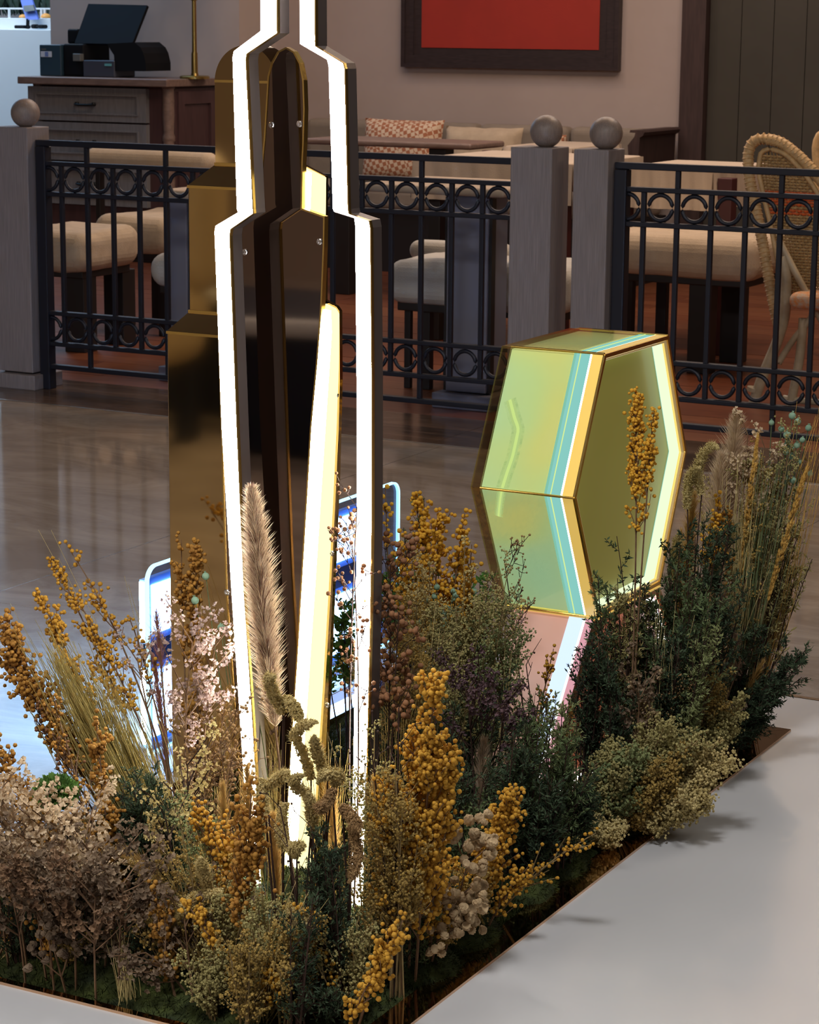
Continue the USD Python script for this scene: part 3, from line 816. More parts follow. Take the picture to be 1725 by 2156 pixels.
def cx(pts, Y0=CHY, lean=.0):
    """picture points on a chair plane that leans back with height"""
    out = []
    for x, y in pts:
        p = aty(x, y, Y0)
        out.append(aty(x, y, Y0 + lean * p[2]))
    return np.array(out)


def smoothpath(p, n=60):
    p = np.asarray(p, float)
    t = np.r_[0, np.cumsum(np.linalg.norm(np.diff(p, axis=0), axis=1))]
    from scipy.interpolate import PchipInterpolator
    s = np.linspace(0, t[-1], n)
    return np.stack([PchipInterpolator(t, p[:, k])(s) for k in range(3)], 1)


ch = thing('rattan_chair', 'rattan bistro chair with woven oval back and cream bamboo frame at the right edge', 'chair', P3(1680, 800, CHY) * [1, 1, 0])
outer = [(1640, 690), (1622, 600), (1606, 510), (1590, 430), (1578, 370), (1576, 325), (1584, 302), (1606, 292), (1636, 297), (1672, 320), (1705, 352), (1738, 392), (1770, 450), (1796, 520), (1812, 600), (1820, 680)]
po = smoothpath(cx(outer, CHY, .10), 90)
part(ch, 'back_frame', tube(po, .02, 12, cap=True), 'rattan', smooth=True)
wr = []
for k in range(2, 88, 1):      # cane wrapped round the frame
    t_ = po[min(k + 1, 89)] - po[k - 1]; t_ /= np.linalg.norm(t_)
    a = np.cross(t_, [0, 1, .1]); a /= np.linalg.norm(a); b = np.cross(t_, a)
    an = np.linspace(0, 2 * np.pi, 10, endpoint=False)
    wr.append(tube(po[k] + .0205 * (np.cos(an)[:, None] * a + np.sin(an)[:, None] * b), .0028, 4, closed=True))
part(ch, 'cane_wrap', join(wr), 'rattan', kind='stuff')
inner = [(1660, 640), (1640, 560), (1622, 470), (1606, 400), (1598, 350), (1602, 324), (1620, 314), (1644, 320), (1676, 345), (1706, 382), (1734, 430), (1758, 500), (1772, 570), (1780, 640)]
pi_ = smoothpath(cx(inner, CHY - .01, .10), 80)
part(ch, 'inner_frame', tube(pi_, .009, 8, cap=True), 'rattan', smooth=True)
# weave inside the inner loop: bands of short bulging strands
polyw = Polygon(inner).buffer(-1)
ms, msr = [], []
rows = np.arange(322, 640, 6.2)
for r_i, yy in enumerate(rows):
    seg = polyw.intersection(LineString([(1500, yy), (1900, yy + 24)]))
    if seg.is_empty:
        continue
    segs = [seg] if seg.geom_type == 'LineString' else list(seg.geoms)
    for s_ in segs:
        (xa_, ya_), (xb__, yb_) = s_.coords[0], s_.coords[-1]
        n = max(int(abs(xb__ - xa_) / 3.2), 3)
        tt = np.linspace(0, 1, n)
        pts = cx(np.stack([xa_ + (xb__ - xa_) * tt, ya_ + (yb_ - ya_) * tt], 1), CHY, .10)
        pts[:, 1] += .005 * np.where((np.arange(n) // 2 + r_i) % 2, 1, -1)
        tb_ = tube(pts, .0044, 4)
        (msr if (395 < yy < 425 or 432 < yy < 442) else ms).append(tb_)
for xx in np.arange(1600, 1785, 7.0):
    seg = polyw.intersection(LineString([(xx - 8, 300), (xx + 30, 660)]))
    if not seg.is_empty and seg.geom_type == 'LineString':
        (xa_, ya_), (xb__, yb_) = seg.coords[0], seg.coords[-1]
        tt = np.linspace(0, 1, 12)
        ms.append(tube(cx(np.stack([xa_ + (xb__ - xa_) * tt, ya_ + (yb_ - ya_) * tt], 1), CHY + .004, .10), .003, 4))
part(ch, 'woven_back', join(ms), 'rattan_weave', kind='stuff')
part(ch, 'red_weave_band', join(msr), 'red_weave', label='orange red woven band', kind='stuff')
for pts, r in (([(1640, 505), (1668, 560), (1700, 620), (1740, 690)], .013), ([(1648, 540), (1656, 600), (1654, 650), (1640, 710), (1620, 760), (1600, 810), (1578, 888)], .02), ([(1722, 650), (1700, 680), (1668, 720), (1640, 765)], .012),
               ([(1692, 670), (1686, 740), (1672, 820), (1650, 905)], .017), ([(1770, 680), (1764, 790), (1756, 930)], .018), ([(1650, 838), (1700, 845), (1760, 850)], .012)):
    pth = smoothpath(cx(pts, CHY - .02), 24)
    part(ch, 'bamboo_rod', tube(pth, r, 10, cap=True), 'bamboo', smooth=True)
part(ch, 'node_ring', tube([*cx([(1588, 816)], CHY - .02), *cx([(1586, 824)], CHY - .02)], .025, 12, cap=True), 'bamboo')
a0, a1 = cx([(1662, 632)], CHY - .08)[0], cx([(1760, 640)], CHY - .08)[0]
part(ch, 'seat_pad', cushion(a0[0], CHY - .1, a0[2] - .03, a1[0] + .05, CHY + .3, a0[2] + .03, .028, .006, seed=4), 'orange_fabric', smooth=True)
ch2 = thing('rattan_chair', 'second rattan chair of which only the curved back edge shows at the right border', 'chair', P3(1740, 800, 9.4) * [1, 1, 0])
part(ch2, 'back_frame', tube(smoothpath(cx([(1732, 560), (1726, 430), (1722, 350), (1720, 310), (1726, 288), (1745, 276), (1780, 285), (1820, 330), (1850, 420)], 9.3), 40), .02, 10, cap=True), 'rattan', smooth=True)
part(ch2, 'rear_leg', tube(smoothpath(cx([(1732, 560), (1735, 640), (1738, 735)], 9.3), 10), .018, 10, cap=True), 'bamboo', smooth=True)

# ------------------------------------------------------------------ lit tower
LYF = 2.78
FD = .028
tw = thing('light_tower', 'tall stepped skyscraper sculpture with white light strips and dark and gold mirror plates', 'light sculpture', (*P3(640, 1950, LYF)[:2], .09))
TOPY = -420


def xl(pts, Y):
    return [aty(x, y, Y)[[0, 2]] for x, y in pts]


L_out = [(549, TOPY), (550, 64), (494, 106), (491, 120), (500, 440), (502, 446), (455, 474), (453, 488), (468, 900), (489, 1250), (512, 1600), (524, 1800), (536, 1990)]
L_in = [(584, TOPY), (587, 70), (523, 113), (521, 126), (536, 440), (537, 449), (489, 482), (487, 496), (502, 900), (517, 1250), (534, 1500), (548, 1740), (560, 1990)]
R_in = [(629, TOPY), (633, 94), (690, 127), (693, 138), (702, 440), (705, 447), (747, 460), (749, 474), (752, 800), (752, 1100), (750, 1300), (745, 1600), (742, 1800), (740, 1990)]
R_out = [(664, TOPY), (667, 97), (726, 133), (729, 145), (736, 440), (738, 450), (780, 464), (783, 480), (786, 800), (786, 1100), (783, 1300), (776, 1600), (770, 1800), (765, 1990)]


def both(a, b):
    return a + b[::-1]


for nm, (oo, ii) in {'left': (L_out, L_in), 'right': (R_in, R_out)}.items():
    poly = pxy(both(oo, ii), LYF)
    fr = part(tw, 'light_frame', extrude_y(poly, LYF, FD), 'dark_mirror')
    part(fr, 'light_strip', extrude_y(poly.buffer(-.0016), LYF - .004, .0038), 'led_white')
    edge = pxy(both([(x, y) for x, y in (ii if nm == 'left' else R_out)], [(x + 2.2, y) for x, y in (ii if nm == 'left' else R_out)]), LYF)
    part(fr, 'gold_edge', extrude_y(edge, LYF - .005, .006), 'gold_edge')
cap_ = part(tw, 'light_frame', extrude_y(pxy([(549, TOPY - 1), (664, TOPY - 1), (640, TOPY - 70), (572, TOPY - 70)], LYF), LYF, FD), 'dark_mirror')
# dark mirror plate
DY = 2.845
dark = [(518, 1990), (505, 1650), (490, 1420), (478, 1250), (470, 1000), (463, 760), (458, 520), (470, 488), (520, 452), (545, 440), (553, 345), (558, 290), (563, 210), (566, 160), (573, 133), (586, 110), (603, 101), (619, 110), (632, 134), (639, 170), (641, 230), (639, 300), (637, 343), (635, 440), (683, 457), (682, 520), (677, 640), (668, 760), (655, 900), (640, 1150), (625, 1400), (611, 1600), (600, 1780), (592, 1990)]
dp = pxy(dark, DY)
mp = part(tw, 'mirror_plate', extrude_y(dp, DY, .008), 'smoke_mirror')
part(mp, 'gold_rim', extrude_y(dp.buffer(.0012).difference(dp.buffer(-.0012)), DY - .0012, .0105), 'gold_edge')


def bolt(parent, x, y, Y):
    c = aty(x, y, Y)
    m = lathe([(0, 0), (.0046, 0), (.0046, .0012), (.0036, .0024), (.0018, .0024), (.0018, .0012), (0, .0012)], (0, 0, 0), 16)
    v = m.vertices.copy()
    m.vertices = np.stack([v[:, 0] + c[0], c[1] - v[:, 2], v[:, 1] + c[2]], 1)
    part(parent, 'bolt', m, 'bolt_steel')


for x, y in ((572, 263), (631, 261), (516, 531), (673, 509), (478, 1247), (488, 1568)):
    bolt(mp, x, y, DY - .0002)
# gold plate behind with the LED reflection put on it as glowing yellow strips
GY = 2.868
gold = [(560, 350), (639, 347), (685, 371), (684, 500), (684, 632), (708, 645), (715, 655), (716, 800), (711, 1000), (704, 1165), (697, 1330), (690, 1500), (680, 1750), (672, 1990), (560, 1990), (560, 1200)]
gp_ = part(tw, 'gold_plate', extrude_y(pxy(gold, GY), GY, .008), 'gold_mirror')
for x, y in ((707, 832), (699, 1165), (690, 1485)):
    bolt(gp_, x, y, GY - .0002)
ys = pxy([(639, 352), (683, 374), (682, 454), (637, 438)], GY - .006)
part(gp_, 'yellow_reflection', extrude_y(ys, GY - .006, .0055), 'reflection_yellow')
part(gp_, 'reflection_bright_core', extrude_y(pxy([(644, 358), (656, 364), (653, 440), (641, 436)], GY - .0075), GY - .0075, .0014), 'reflection_warm')
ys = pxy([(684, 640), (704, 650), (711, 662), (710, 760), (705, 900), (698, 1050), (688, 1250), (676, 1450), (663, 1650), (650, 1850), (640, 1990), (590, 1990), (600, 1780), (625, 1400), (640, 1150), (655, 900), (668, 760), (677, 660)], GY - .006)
part(gp_, 'yellow_reflection', extrude_y(ys, GY - .006, .0055), 'reflection_yellow')
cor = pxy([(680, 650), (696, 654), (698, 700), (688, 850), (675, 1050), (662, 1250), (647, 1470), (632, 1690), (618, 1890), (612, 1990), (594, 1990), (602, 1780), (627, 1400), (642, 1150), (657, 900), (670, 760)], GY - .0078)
part(gp_, 'reflection_bright_core', extrude_y(cor, GY - .0078, .0016), 'reflection_warm')

# gold stepped block behind: three tiers with hipped shoulders
KY = 3.12
KD = .11
gk = part(tw, 'gold_block', join([box(*P3(420, 1500, KY + .03)[[0]], KY + .03, .09, P3(640, 1500, KY + .03)[0], KY + .06, .1)]), 'gold_mirror')
tiers = [(354, 612, 1990, 697), (397, 592, 656, 390), (453, 582, 346, 172)]
prev = None
for k, (xa_, xb__, yb_, yt_) in enumerate(tiers):
    ins = k * .014
    X0, X1 = aty(xa_, (yb_ + yt_) / 2 if k else 900, KY + ins)[0], aty(xb__, (yb_ + yt_) / 2 if k else 900, KY + ins)[0]
    z1 = aty(xa_, yt_, KY + ins)[2]
    z0 = .09 if k == 0 else aty(xa_, yb_, KY + ins)[2]
    Y0, Y1 = KY + ins, KY + KD - ins
    if k < 2:
        part(gk, 'tier', rbox(X0, Y0, z0, X1, Y1, z1, .002, 1), 'gold_mirror')
    else:
        r = (X1 - X0) / 2
        an = np.linspace(0, np.pi, 40)
        pl = Polygon([(X0, z0), (X1, z0)] + [((X0 + X1) / 2 + r * math.cos(t), z1 + r * 1.0 * math.sin(t)) for t in an])
        part(gk, 'arched_tier', extrude_y(pl, Y0, Y1 - Y0), 'gold_mirror')
    e = .0022
    part(gk, 'gold_trim', join([box(X0 - .001, Y0 - .001, z1 - 2 * e, X1 + .001, Y0 + .003, z1 - .0)]) if k < 2 else box(X0, Y0 - .001, z1 - .001, X1, Y0 + .001, z1 + .003), 'gold_edge')
    if prev is not None:
        pX0, pX1, pz1, pY0, pY1 = prev
        h = np.array([(pX0, pY0, pz1), (pX1, pY0, pz1), (pX0, pY1, pz1), (pX1, pY1, pz1), (X0, Y0, z0), (X1, Y0, z0), (X0, Y1, z0), (X1, Y1, z0)])
        part(gk, 'hipped_shoulder', trimesh.convex.convex_hull(h), 'gold_mirror')
        part(gk, 'gold_trim', box(X0 - .001, Y0 - .002, z0 - .002, X1 + .001, Y0 + .001, z0 + .003), 'gold_edge')
    prev = (X0, X1, z1, Y0, Y1)

# ------------------------------------------------------------------ hexagon lamp on its pink base
HX = -1.50
hexpx = [(1280, 745), (1410, 705), (1447, 950), (1391, 1232), (1255, 1303), (1210, 1050)]
H = np.array([atx(x, y, HX)[1:] for x, y in hexpx])
hc = H.mean(0)
# make it regular top to bottom
ztop, zbot = H[:2, 1].mean(), H[3:5, 1].mean()
yl, yr = H[[0, 4], 0].mean(), H[[1, 3], 0].mean()
zm = H[[2, 5], 1].mean()
H = np.array([(yl, ztop), (yr, ztop), (H[2, 0], zm), (yr, zbot), (yl, zbot), (H[5, 0], zm)])
HP = Polygon(H)
HXB = (aty(1066, 716, yl)[0] + aty(982, 1027, H[5, 0])[0]) / 2
hx = thing('hexagon_lamp', 'glowing yellow green hexagonal prism lamp standing on the pink base', 'lamp', (HX, hc[0], zbot))


def hexring(inner, outer):
    return HP.buffer(-outer, join_style=2).difference(HP.buffer(-inner, join_style=2))


def hexprism(inset, xa_, xb__):
    return extrude_x(HP.buffer(-inset, join_style=2), min(xa_, xb__), abs(xb__ - xa_))


# solid glowing body, set back from the front
part(hx, 'diffuser_body', hexprism(.004, HX - .055, HXB + .018), 'dichroic_body')
part(hx, 'front_panel', hexprism(.012, HX - .034, HX - .030), 'hex_panel')
# bands seen through the side from the front edge inwards
part(hx, 'amber_band', extrude_x(hexring(.006, .0), HX - .022, .018), 'amber_acrylic')
part(hx, 'light_line', extrude_x(hexring(.008, .0012), HX - .0262, .004), 'led_hex_line')
part(hx, 'cyan_band', extrude_x(hexring(.010, .002), HX - .0555, .0291), 'cyan_band')
part(hx, 'pale_line', extrude_x(hexring(.011, .0008), HX - .0445, .0016), 'hex_glow_reflection_soft')
# front frame and the light along its inner wall
part(hx, 'front_frame', extrude_x(hexring(.007, .0005), HX - .004, .004), 'gold_edge')
part(hx, 'front_frame', extrude_x(hexring(.0115, .0085), HX - .006, .004), 'amber_dark')
part(hx, 'rim_light', extrude_x(hexring(.0145, .0118), HX - .028, .018), 'led_hex')
# clear sheet over the six sides, reaching past the body to the back
sh = extrude_x(hexring(.0035, .0), HXB + .018, (HX - .05) - (HXB + .018))
part(hx, 'clear_cover', extrude_x(HP.buffer(.0022, join_style=2).difference(HP.buffer(.0002, join_style=2)), HXB + .018, (HX - .05) - (HXB + .018)), 'clear_acrylic')
part(hx, 'back_collar', extrude_x(hexring(.0045, .0), HXB, .0175), 'tan_acrylic')
# gold joints along the six edges
for (y_, z_) in H:
    part(hx, 'edge_joint', cyl((HXB + .018, y_, z_), (HX - .001, y_, z_), .0022, 8), 'gold_edge')
# painted LED reflection bending across the left faces, just under the clear cover
def on_face(p, y_extra=-.0012):
    """picture point onto the two left faces of the prism"""
    (ya, za), (yb, zb), (yc, zc) = H[0], H[5], H[4]
    for k in range(60):
        pass
    best = None
    for (y0_, z0_, y1_, z1_) in ((ya, za, yb, zb), (yb, zb, yc, zc)):
        n = np.array([0, z1_ - z0_, -(y1_ - y0_)])
        r_ = ray(*p); t = (np.array([0, y0_, z0_]) - C0) @ n / (r_ @ n)
        q = C0 + r_ * t
        if best is None or min(z0_, z1_) - .001 <= q[2] <= max(z0_, z1_) + .001:
            best = q
    return best + np.array([0, y_extra, 0])


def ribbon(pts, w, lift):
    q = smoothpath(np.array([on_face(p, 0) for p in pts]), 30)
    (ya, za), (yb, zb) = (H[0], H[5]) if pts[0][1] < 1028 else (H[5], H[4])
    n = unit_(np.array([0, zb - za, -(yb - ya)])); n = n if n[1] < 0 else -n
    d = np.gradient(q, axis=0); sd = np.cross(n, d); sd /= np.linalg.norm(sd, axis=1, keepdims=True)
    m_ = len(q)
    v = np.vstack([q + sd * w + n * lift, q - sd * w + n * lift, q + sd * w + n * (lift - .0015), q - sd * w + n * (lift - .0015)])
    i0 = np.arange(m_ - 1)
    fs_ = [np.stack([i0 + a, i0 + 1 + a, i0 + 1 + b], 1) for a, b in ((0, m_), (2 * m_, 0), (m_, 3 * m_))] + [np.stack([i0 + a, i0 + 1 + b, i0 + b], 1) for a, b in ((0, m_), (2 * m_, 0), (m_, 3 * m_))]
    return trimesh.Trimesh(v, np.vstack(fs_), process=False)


def unit_(v):
    return v / np.linalg.norm(v)


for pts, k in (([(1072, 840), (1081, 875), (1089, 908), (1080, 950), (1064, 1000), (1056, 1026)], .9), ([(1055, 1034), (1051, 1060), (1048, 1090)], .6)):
    for w, lift, mt in ((.0125, -.0042, 'hex_reflection_dim'), (.0075, -.0040, 'hex_reflection_mid'), (.0030, -.0038, 'hex_glow_reflection_soft')):
        part(hx, 'reflection_ribbon', ribbon(pts, w * k, lift + .0002), mt)

# pink base: a prism that widens to the ground
wl = atx(1140, 1680, HX)[1]
wr = yr + (yl - wl)
BP = Polygon([(yl + .004, zbot - .004), (yr - .004, zbot - .004), (wr, .09), (wl, .09)])
BXB = HXB + .03
bs = thing('pink_base', 'pink translucent lit base that carries the hexagon lamp', 'lamp base', (HX, hc[0], .09))


def basering(a, b):
    return BP.buffer(-b, join_style=2).difference(BP.buffer(-a, join_style=2))


part(bs, 'body', extrude_x(BP.buffer(-.003, join_style=2), BXB, (HX - .056) - BXB), 'pink_body')
part(bs, 'front_panel', extrude_x(BP.buffer(-.012, join_style=2), HX - .034, .004), 'copper_panel')
part(bs, 'lilac_band', extrude_x(basering(.01, .001), HX - .055, .027), 'lilac_band')
part(bs, 'light_line', extrude_x(basering(.008, .0), HX - .028, .004), 'led_pink')
part(bs, 'pink_band', extrude_x(basering(.007, .0005), HX - .024, .014), 'pink_band')
part(bs, 'front_frame', extrude_x(basering(.009, .0), HX - .010, .010), 'copper_mirror')
part(bs, 'rim_light', extrude_x(basering(.0145, .0118), HX - .029, .018), 'led_pink')
part(bs, 'top_joint', box(BXB, yl, zbot - .004, HX, yr, zbot - .0005), 'amber_acrylic')

# ------------------------------------------------------------------ blue lit glass lamp on the floor behind
SX = -2.41
slab = [(310, 1596), (309, 1230), (311, 1207), (318, 1194), (334, 1184), (500, 1126), (700, 1061), (805, 1023), (820, 1017), (831, 1018), (836, 1028), (836, 1060), (832, 1140), (826, 1300)]
SP = pxx(slab, SX)
sy0, sy1 = SP.bounds[0], SP.bounds[2]
SP = Polygon([(y, z) for y, z in SP.exterior.coords if z > .05] ) if False else SP
sz = SP.bounds[3]
bl_ = thing('blue_light_box', 'blue white lit box with rounded glass front standing on the marble behind the planter', 'lamp', (SX, (sy0 + sy1) / 2, 0))
SP = sbox(sy0, 0, sy1, sz - .02).union(sbox(sy0 + .03, sz - .05, sy1 - .03, sz)).union(unary_union([LineString([(sy0 + .03, sz - .03), (sy0 + .03, sz - .031)]).buffer(.03), LineString([(sy1 - .03, sz - .03), (sy1 - .03, sz - .031)]).buffer(.03)])).intersection(sbox(sy0, 0, sy1, sz))
cor_ = sbox(sy0, 0, sy1, sz - .03).union(sbox(sy0 + .03, 0, sy1 - .03, sz)).union(LineString([(sy0 + .03, sz - .03), (sy1 - .03, sz - .03)]).buffer(.03)).intersection(sbox(sy0, 0, sy1, sz))
part(bl_, 'glass_front', extrude_x(cor_.buffer(-.003), SX + .001, .006), 'blue_glass')
part(bl_, 'glass_edge', extrude_x(cor_.difference(cor_.buffer(-.004)), SX, .008), 'led_cyan_edge')
for k, (z0, z1) in enumerate([(.012, .168), (.212, .335)]):
    cs = part(bl_, 'light_case', box(SX - .020, sy0 + .012, z0, SX - .008, sy1 - .05, z1), 'blue_case')
    for a, b in ((sy0 + .012, sy0 + .30), (sy0 + .33, sy0 + .62), (sy0 + .65, sy1 - .08)):
        part(cs, 'light_panel', box(SX - .008, a + .02, z0 + .014, SX - .005, b, z1 - .014), 'led_blue')
    part(cs, 'light_panel', box(SX - .019, sy0 + .009, z0 + .004, SX - .009, sy0 + .0118, z1 - .004), 'led_blue')
    part(cs, 'light_panel', box(SX - .0235, sy0 + .02, z0 + .012, SX - .0202, sy1 - .08, z1 - .012), 'led_blue_back')
part(bl_, 'divider', box(SX - .019, sy0 + .02, .168, SX - .009, sy1 - .06, .212), 'dark_case')

# ------------------------------------------------------------------ dried flowers
UPV = np.array([0, 0, 1.0])
ICO0 = trimesh.creation.icosahedron()
ICO1 = trimesh.creation.icosphere(1)
ICO2 = trimesh.creation.icosphere(2)
OCT = (np.array([[1, 0, 0], [-1, 0, 0], [0, 1, 0], [0, -1, 0], [0, 0, 1], [0, 0, -1.0]]), np.array([[0, 2, 4], [2, 1, 4], [1, 3, 4], [3, 0, 4], [2, 0, 5], [1, 2, 5], [3, 1, 5], [0, 3, 5]]))


def base_px(x, y):
    p = atz(x, y, .10)
    return np.array([np.clip(p[0], TX0 + .03, TX1 - .055), np.clip(p[1], TY0 + .03, TY1 - .06), .086])


def unit(v):
    return v / (np.linalg.norm(v, axis=-1, keepdims=True) + 1e-12)


def curve(B, T, r, n=14, sag=.12, wob=.02):
    """stem from B to T: leaves the ground fairly upright, then leans"""
    L = np.linalg.norm(T - B)
    c = B + (T - B) * .45 + UPV * L * sag + r.normal(0, wob, 3) * L
    t = np.linspace(0, 1, n)[:, None]
    return (1 - t) ** 2 * B + 2 * t * (1 - t) * c + t ** 2 * T


def along(p, t):
    d = np.r_[0, np.cumsum(np.linalg.norm(np.diff(p, axis=0), axis=1))]
    t = np.atleast_1d(t) * d[-1]
    q = np.stack([np.interp(t, d, p[:, k]) for k in range(3)], 1)
    i = np.clip(np.searchsorted(d, t) - 1, 0, len(p) - 2)
    return q, unit(p[i + 1] - p[i])


def perp(tan, r):
    """random unit vectors at right angles to each tangent"""
    v = r.normal(0, 1, tan.shape)
    v -= (v * tan).sum(1, keepdims=True) * tan
    return unit(v)


def strew(bv, bf, pos, size, r, stretch=None, dirs=None):
    """copies of a small base mesh at pos, randomly turned (or +z along dirs), scaled by size"""
    n = len(pos)
    if n == 0:
        return None
    z = unit(dirs) if dirs is not None else unit(r.normal(0, 1, (n, 3)))
    a = perp(z, r)
    b = np.cross(z, a)
    M3 = np.stack([a, b, z], 2)
    s = np.broadcast_to(np.asarray(size, float), (n,))[:, None, None]
    v0 = np.asarray(bv, float)
    v0 = v0[None] * s if stretch is None else v0[None] * s * np.asarray(stretch)[None, None]
    v = np.einsum('nij,nkj->nki', M3, v0) + pos[:, None]
    f = np.asarray(bf)[None] + (np.arange(n) * len(bv))[:, None, None]
    return trimesh.Trimesh(v.reshape(-1, 3), f.reshape(-1, 3), process=False)


def mtubes(starts, ends, r0, r1, r, bend=.1, seg=3, sides=3):
    """many thin curved twigs at once"""
    n = len(starts)
    if n == 0:
        return None
    L = np.linalg.norm(ends - starts, axis=1, keepdims=True)
    mid = (starts + ends) / 2 + r.normal(0, 1, (n, 3)) * L * bend
    t = np.linspace(0, 1, seg + 1)
    P = ((1 - t) ** 2)[None, :, None] * starts[:, None] + (2 * t * (1 - t))[None, :, None] * mid[:, None] + (t ** 2)[None, :, None] * ends[:, None]
    T = unit(np.gradient(P, axis=1))
    ref = np.where(np.abs(T[..., 2:]) < .9, [0, 0, 1.0], [1.0, 0, 0])
    a = unit(np.cross(T, ref)); b = np.cross(T, a)
    rad = (np.asarray(r0) + (np.asarray(r1) - np.asarray(r0)) * t)
    an = np.arange(sides) * 2 * np.pi / sides
    V = P[:, :, None] + rad[None, :, None, None] * (np.cos(an)[None, None, :, None] * a[:, :, None] + np.sin(an)[None, None, :, None] * b[:, :, None])
    m = seg + 1
    i, j = np.meshgrid(np.arange(seg), np.arange(sides), indexing='ij')
    q = np.stack([i * sides + j, (i + 1) * sides + j, (i + 1) * sides + (j + 1) % sides, i * sides + (j + 1) % sides], -1).reshape(-1, 4)
    f = np.vstack([q[:, [0, 1, 2]], q[:, [0, 2, 3]]])
    F = f[None] + (np.arange(n) * m * sides)[:, None, None]
    return trimesh.Trimesh(V.reshape(-1, 3), F.reshape(-1, 3), process=False)


def hairs(starts, dirs, length, width, r, droop=.0):
    """tapering flat hairs: two triangles and a tip"""
    n = len(starts)
    d = unit(dirs)
    s = np.cross(d, unit(r.normal(0, 1, (n, 3)))); s = unit(s)
    L = np.broadcast_to(length, (n,))[:, None]
    mid = starts + d * L * .55 - UPV * L * droop * .3
    tip = starts + d * L - UPV * L * droop
    w = width
    V = np.stack([starts - s * w / 2, starts + s * w / 2, mid - s * w * .4, mid + s * w * .4, tip], 1)
    f = np.array([[0, 1, 3], [0, 3, 2], [2, 3, 4]])
    F = f[None] + (np.arange(n) * 5)[:, None, None]
    return trimesh.Trimesh(V.reshape(-1, 3), F.reshape(-1, 3), process=False)


LEAF = (np.array([[0, 0, 0], [.5, .18, .45], [0, 0, .5], [-.5, .18, .45], [0, .1, 1.0]]), np.array([[0, 1, 2], [0, 2, 3], [2, 1, 4], [3, 2, 4]]))
_ca = np.arange(5) * 2 * np.pi / 5
_cup = [[0, 0, 0]]
for k_ in range(5):
    a_ = _ca[k_]; b_ = a_ + 2 * np.pi / 5
    _cup += [[.72 * math.cos(a_), .72 * math.sin(a_), .75], [.95 * math.cos((a_ + b_) / 2), .95 * math.sin((a_ + b_) / 2), .95], [.72 * math.cos(b_), .72 * math.sin(b_), .75]]
CUP = (np.array(_cup), np.array([[0, 1 + 3 * k_, 2 + 3 * k_] for k_ in range(5)] + [[0, 2 + 3 * k_, 3 + 3 * k_] for k_ in range(5)]))
_rb = ICO1.vertices.copy()
_rb = _rb * (1 + .10 * np.sin(_rb[:, :1] * 9) * np.cos(_rb[:, 1:2] * 8 + _rb[:, 2:] * 6))
FUZZ = (_rb, ICO1.faces)
_wb = ICO2.vertices.copy()
_wb[:, 2] = np.where(_wb[:, 2] > .55, 1.1 - _wb[:, 2] * .85, _wb[:, 2])
_wr = np.random.default_rng(4).normal(0, 1, (len(_wb), 1))
STRAW = (_wb * (1 + .13 * np.sin(9 * np.arctan2(_wb[:, 1:2], _wb[:, :1]) + 4 * _wb[:, 2:]) + .05 * _wr), ICO2.faces)


class P:
    """a plant being made: its Xform at the foot of the stem"""
    def __init__(self, name, label, cat, B, group=None):
        self.t = thing(name, label, cat, B, group)

    def add(self, name, m, mat, kind=None, smooth=False, parent=None):
        if m is None:
            return None
        return part(parent or self.t, name, m, mat, smooth, kind=kind)


def ball_spray(label, B, T, r, mat='mimosa', nb=16, per=9, rad=.0042, spread=.05, start=.35, singles=False, stem='stem_brown', group=None, twig=.5, name='mimosa_spray'):
    rad = rad * (.80 if singles else .72)
    nb, per = int(nb * 1.2), int(per * (1.25 if singles else 1.45))
    p = P(name, label, 'dried flower', B, group)
    c = curve(B, T, r)
    L = np.linalg.norm(T - B)
    tt = np.sort(r.uniform(start, 1, nb)); tt[-1] = 1
    q, tan = along(c, tt)
    d = unit(tan * (.75 + r.random((nb, 1)) * .5) + perp(tan, r) * twig)
    d[-1] = tan[-1]
    ln = spread * (1.25 - .65 * (tt - start) / (1 - start)) * r.uniform(.6, 1.25, nb)
    e = q + d * ln[:, None]
    tw = mtubes(q, e, .0011, .0006, r, .08)
    p.add('stem', join([tube(c, np.linspace(.0022, .0009, len(c)), 5, cap=True)] + ([tw] if tw is not None else [])), stem)
    for k in range(nb):
        u = np.clip(np.linspace(.15, 1.05, per) + r.normal(0, .05, per), 0, 1.1)
        pos = q[k] + (e[k] - q[k]) * u[:, None] + r.normal(0, 1, (per, 3)) * rad * 1.35
        sz = rad * r.uniform(.72, 1.15, per)
        if singles:
            for i in range(per):
                p.add('flower_ball', strew(*FUZZ, pos[i:i + 1], sz[i:i + 1], r), mat, smooth=True)
        else:
            p.add('flower_cluster', strew(*FUZZ, pos, sz, r), mat, smooth=True)
    return p


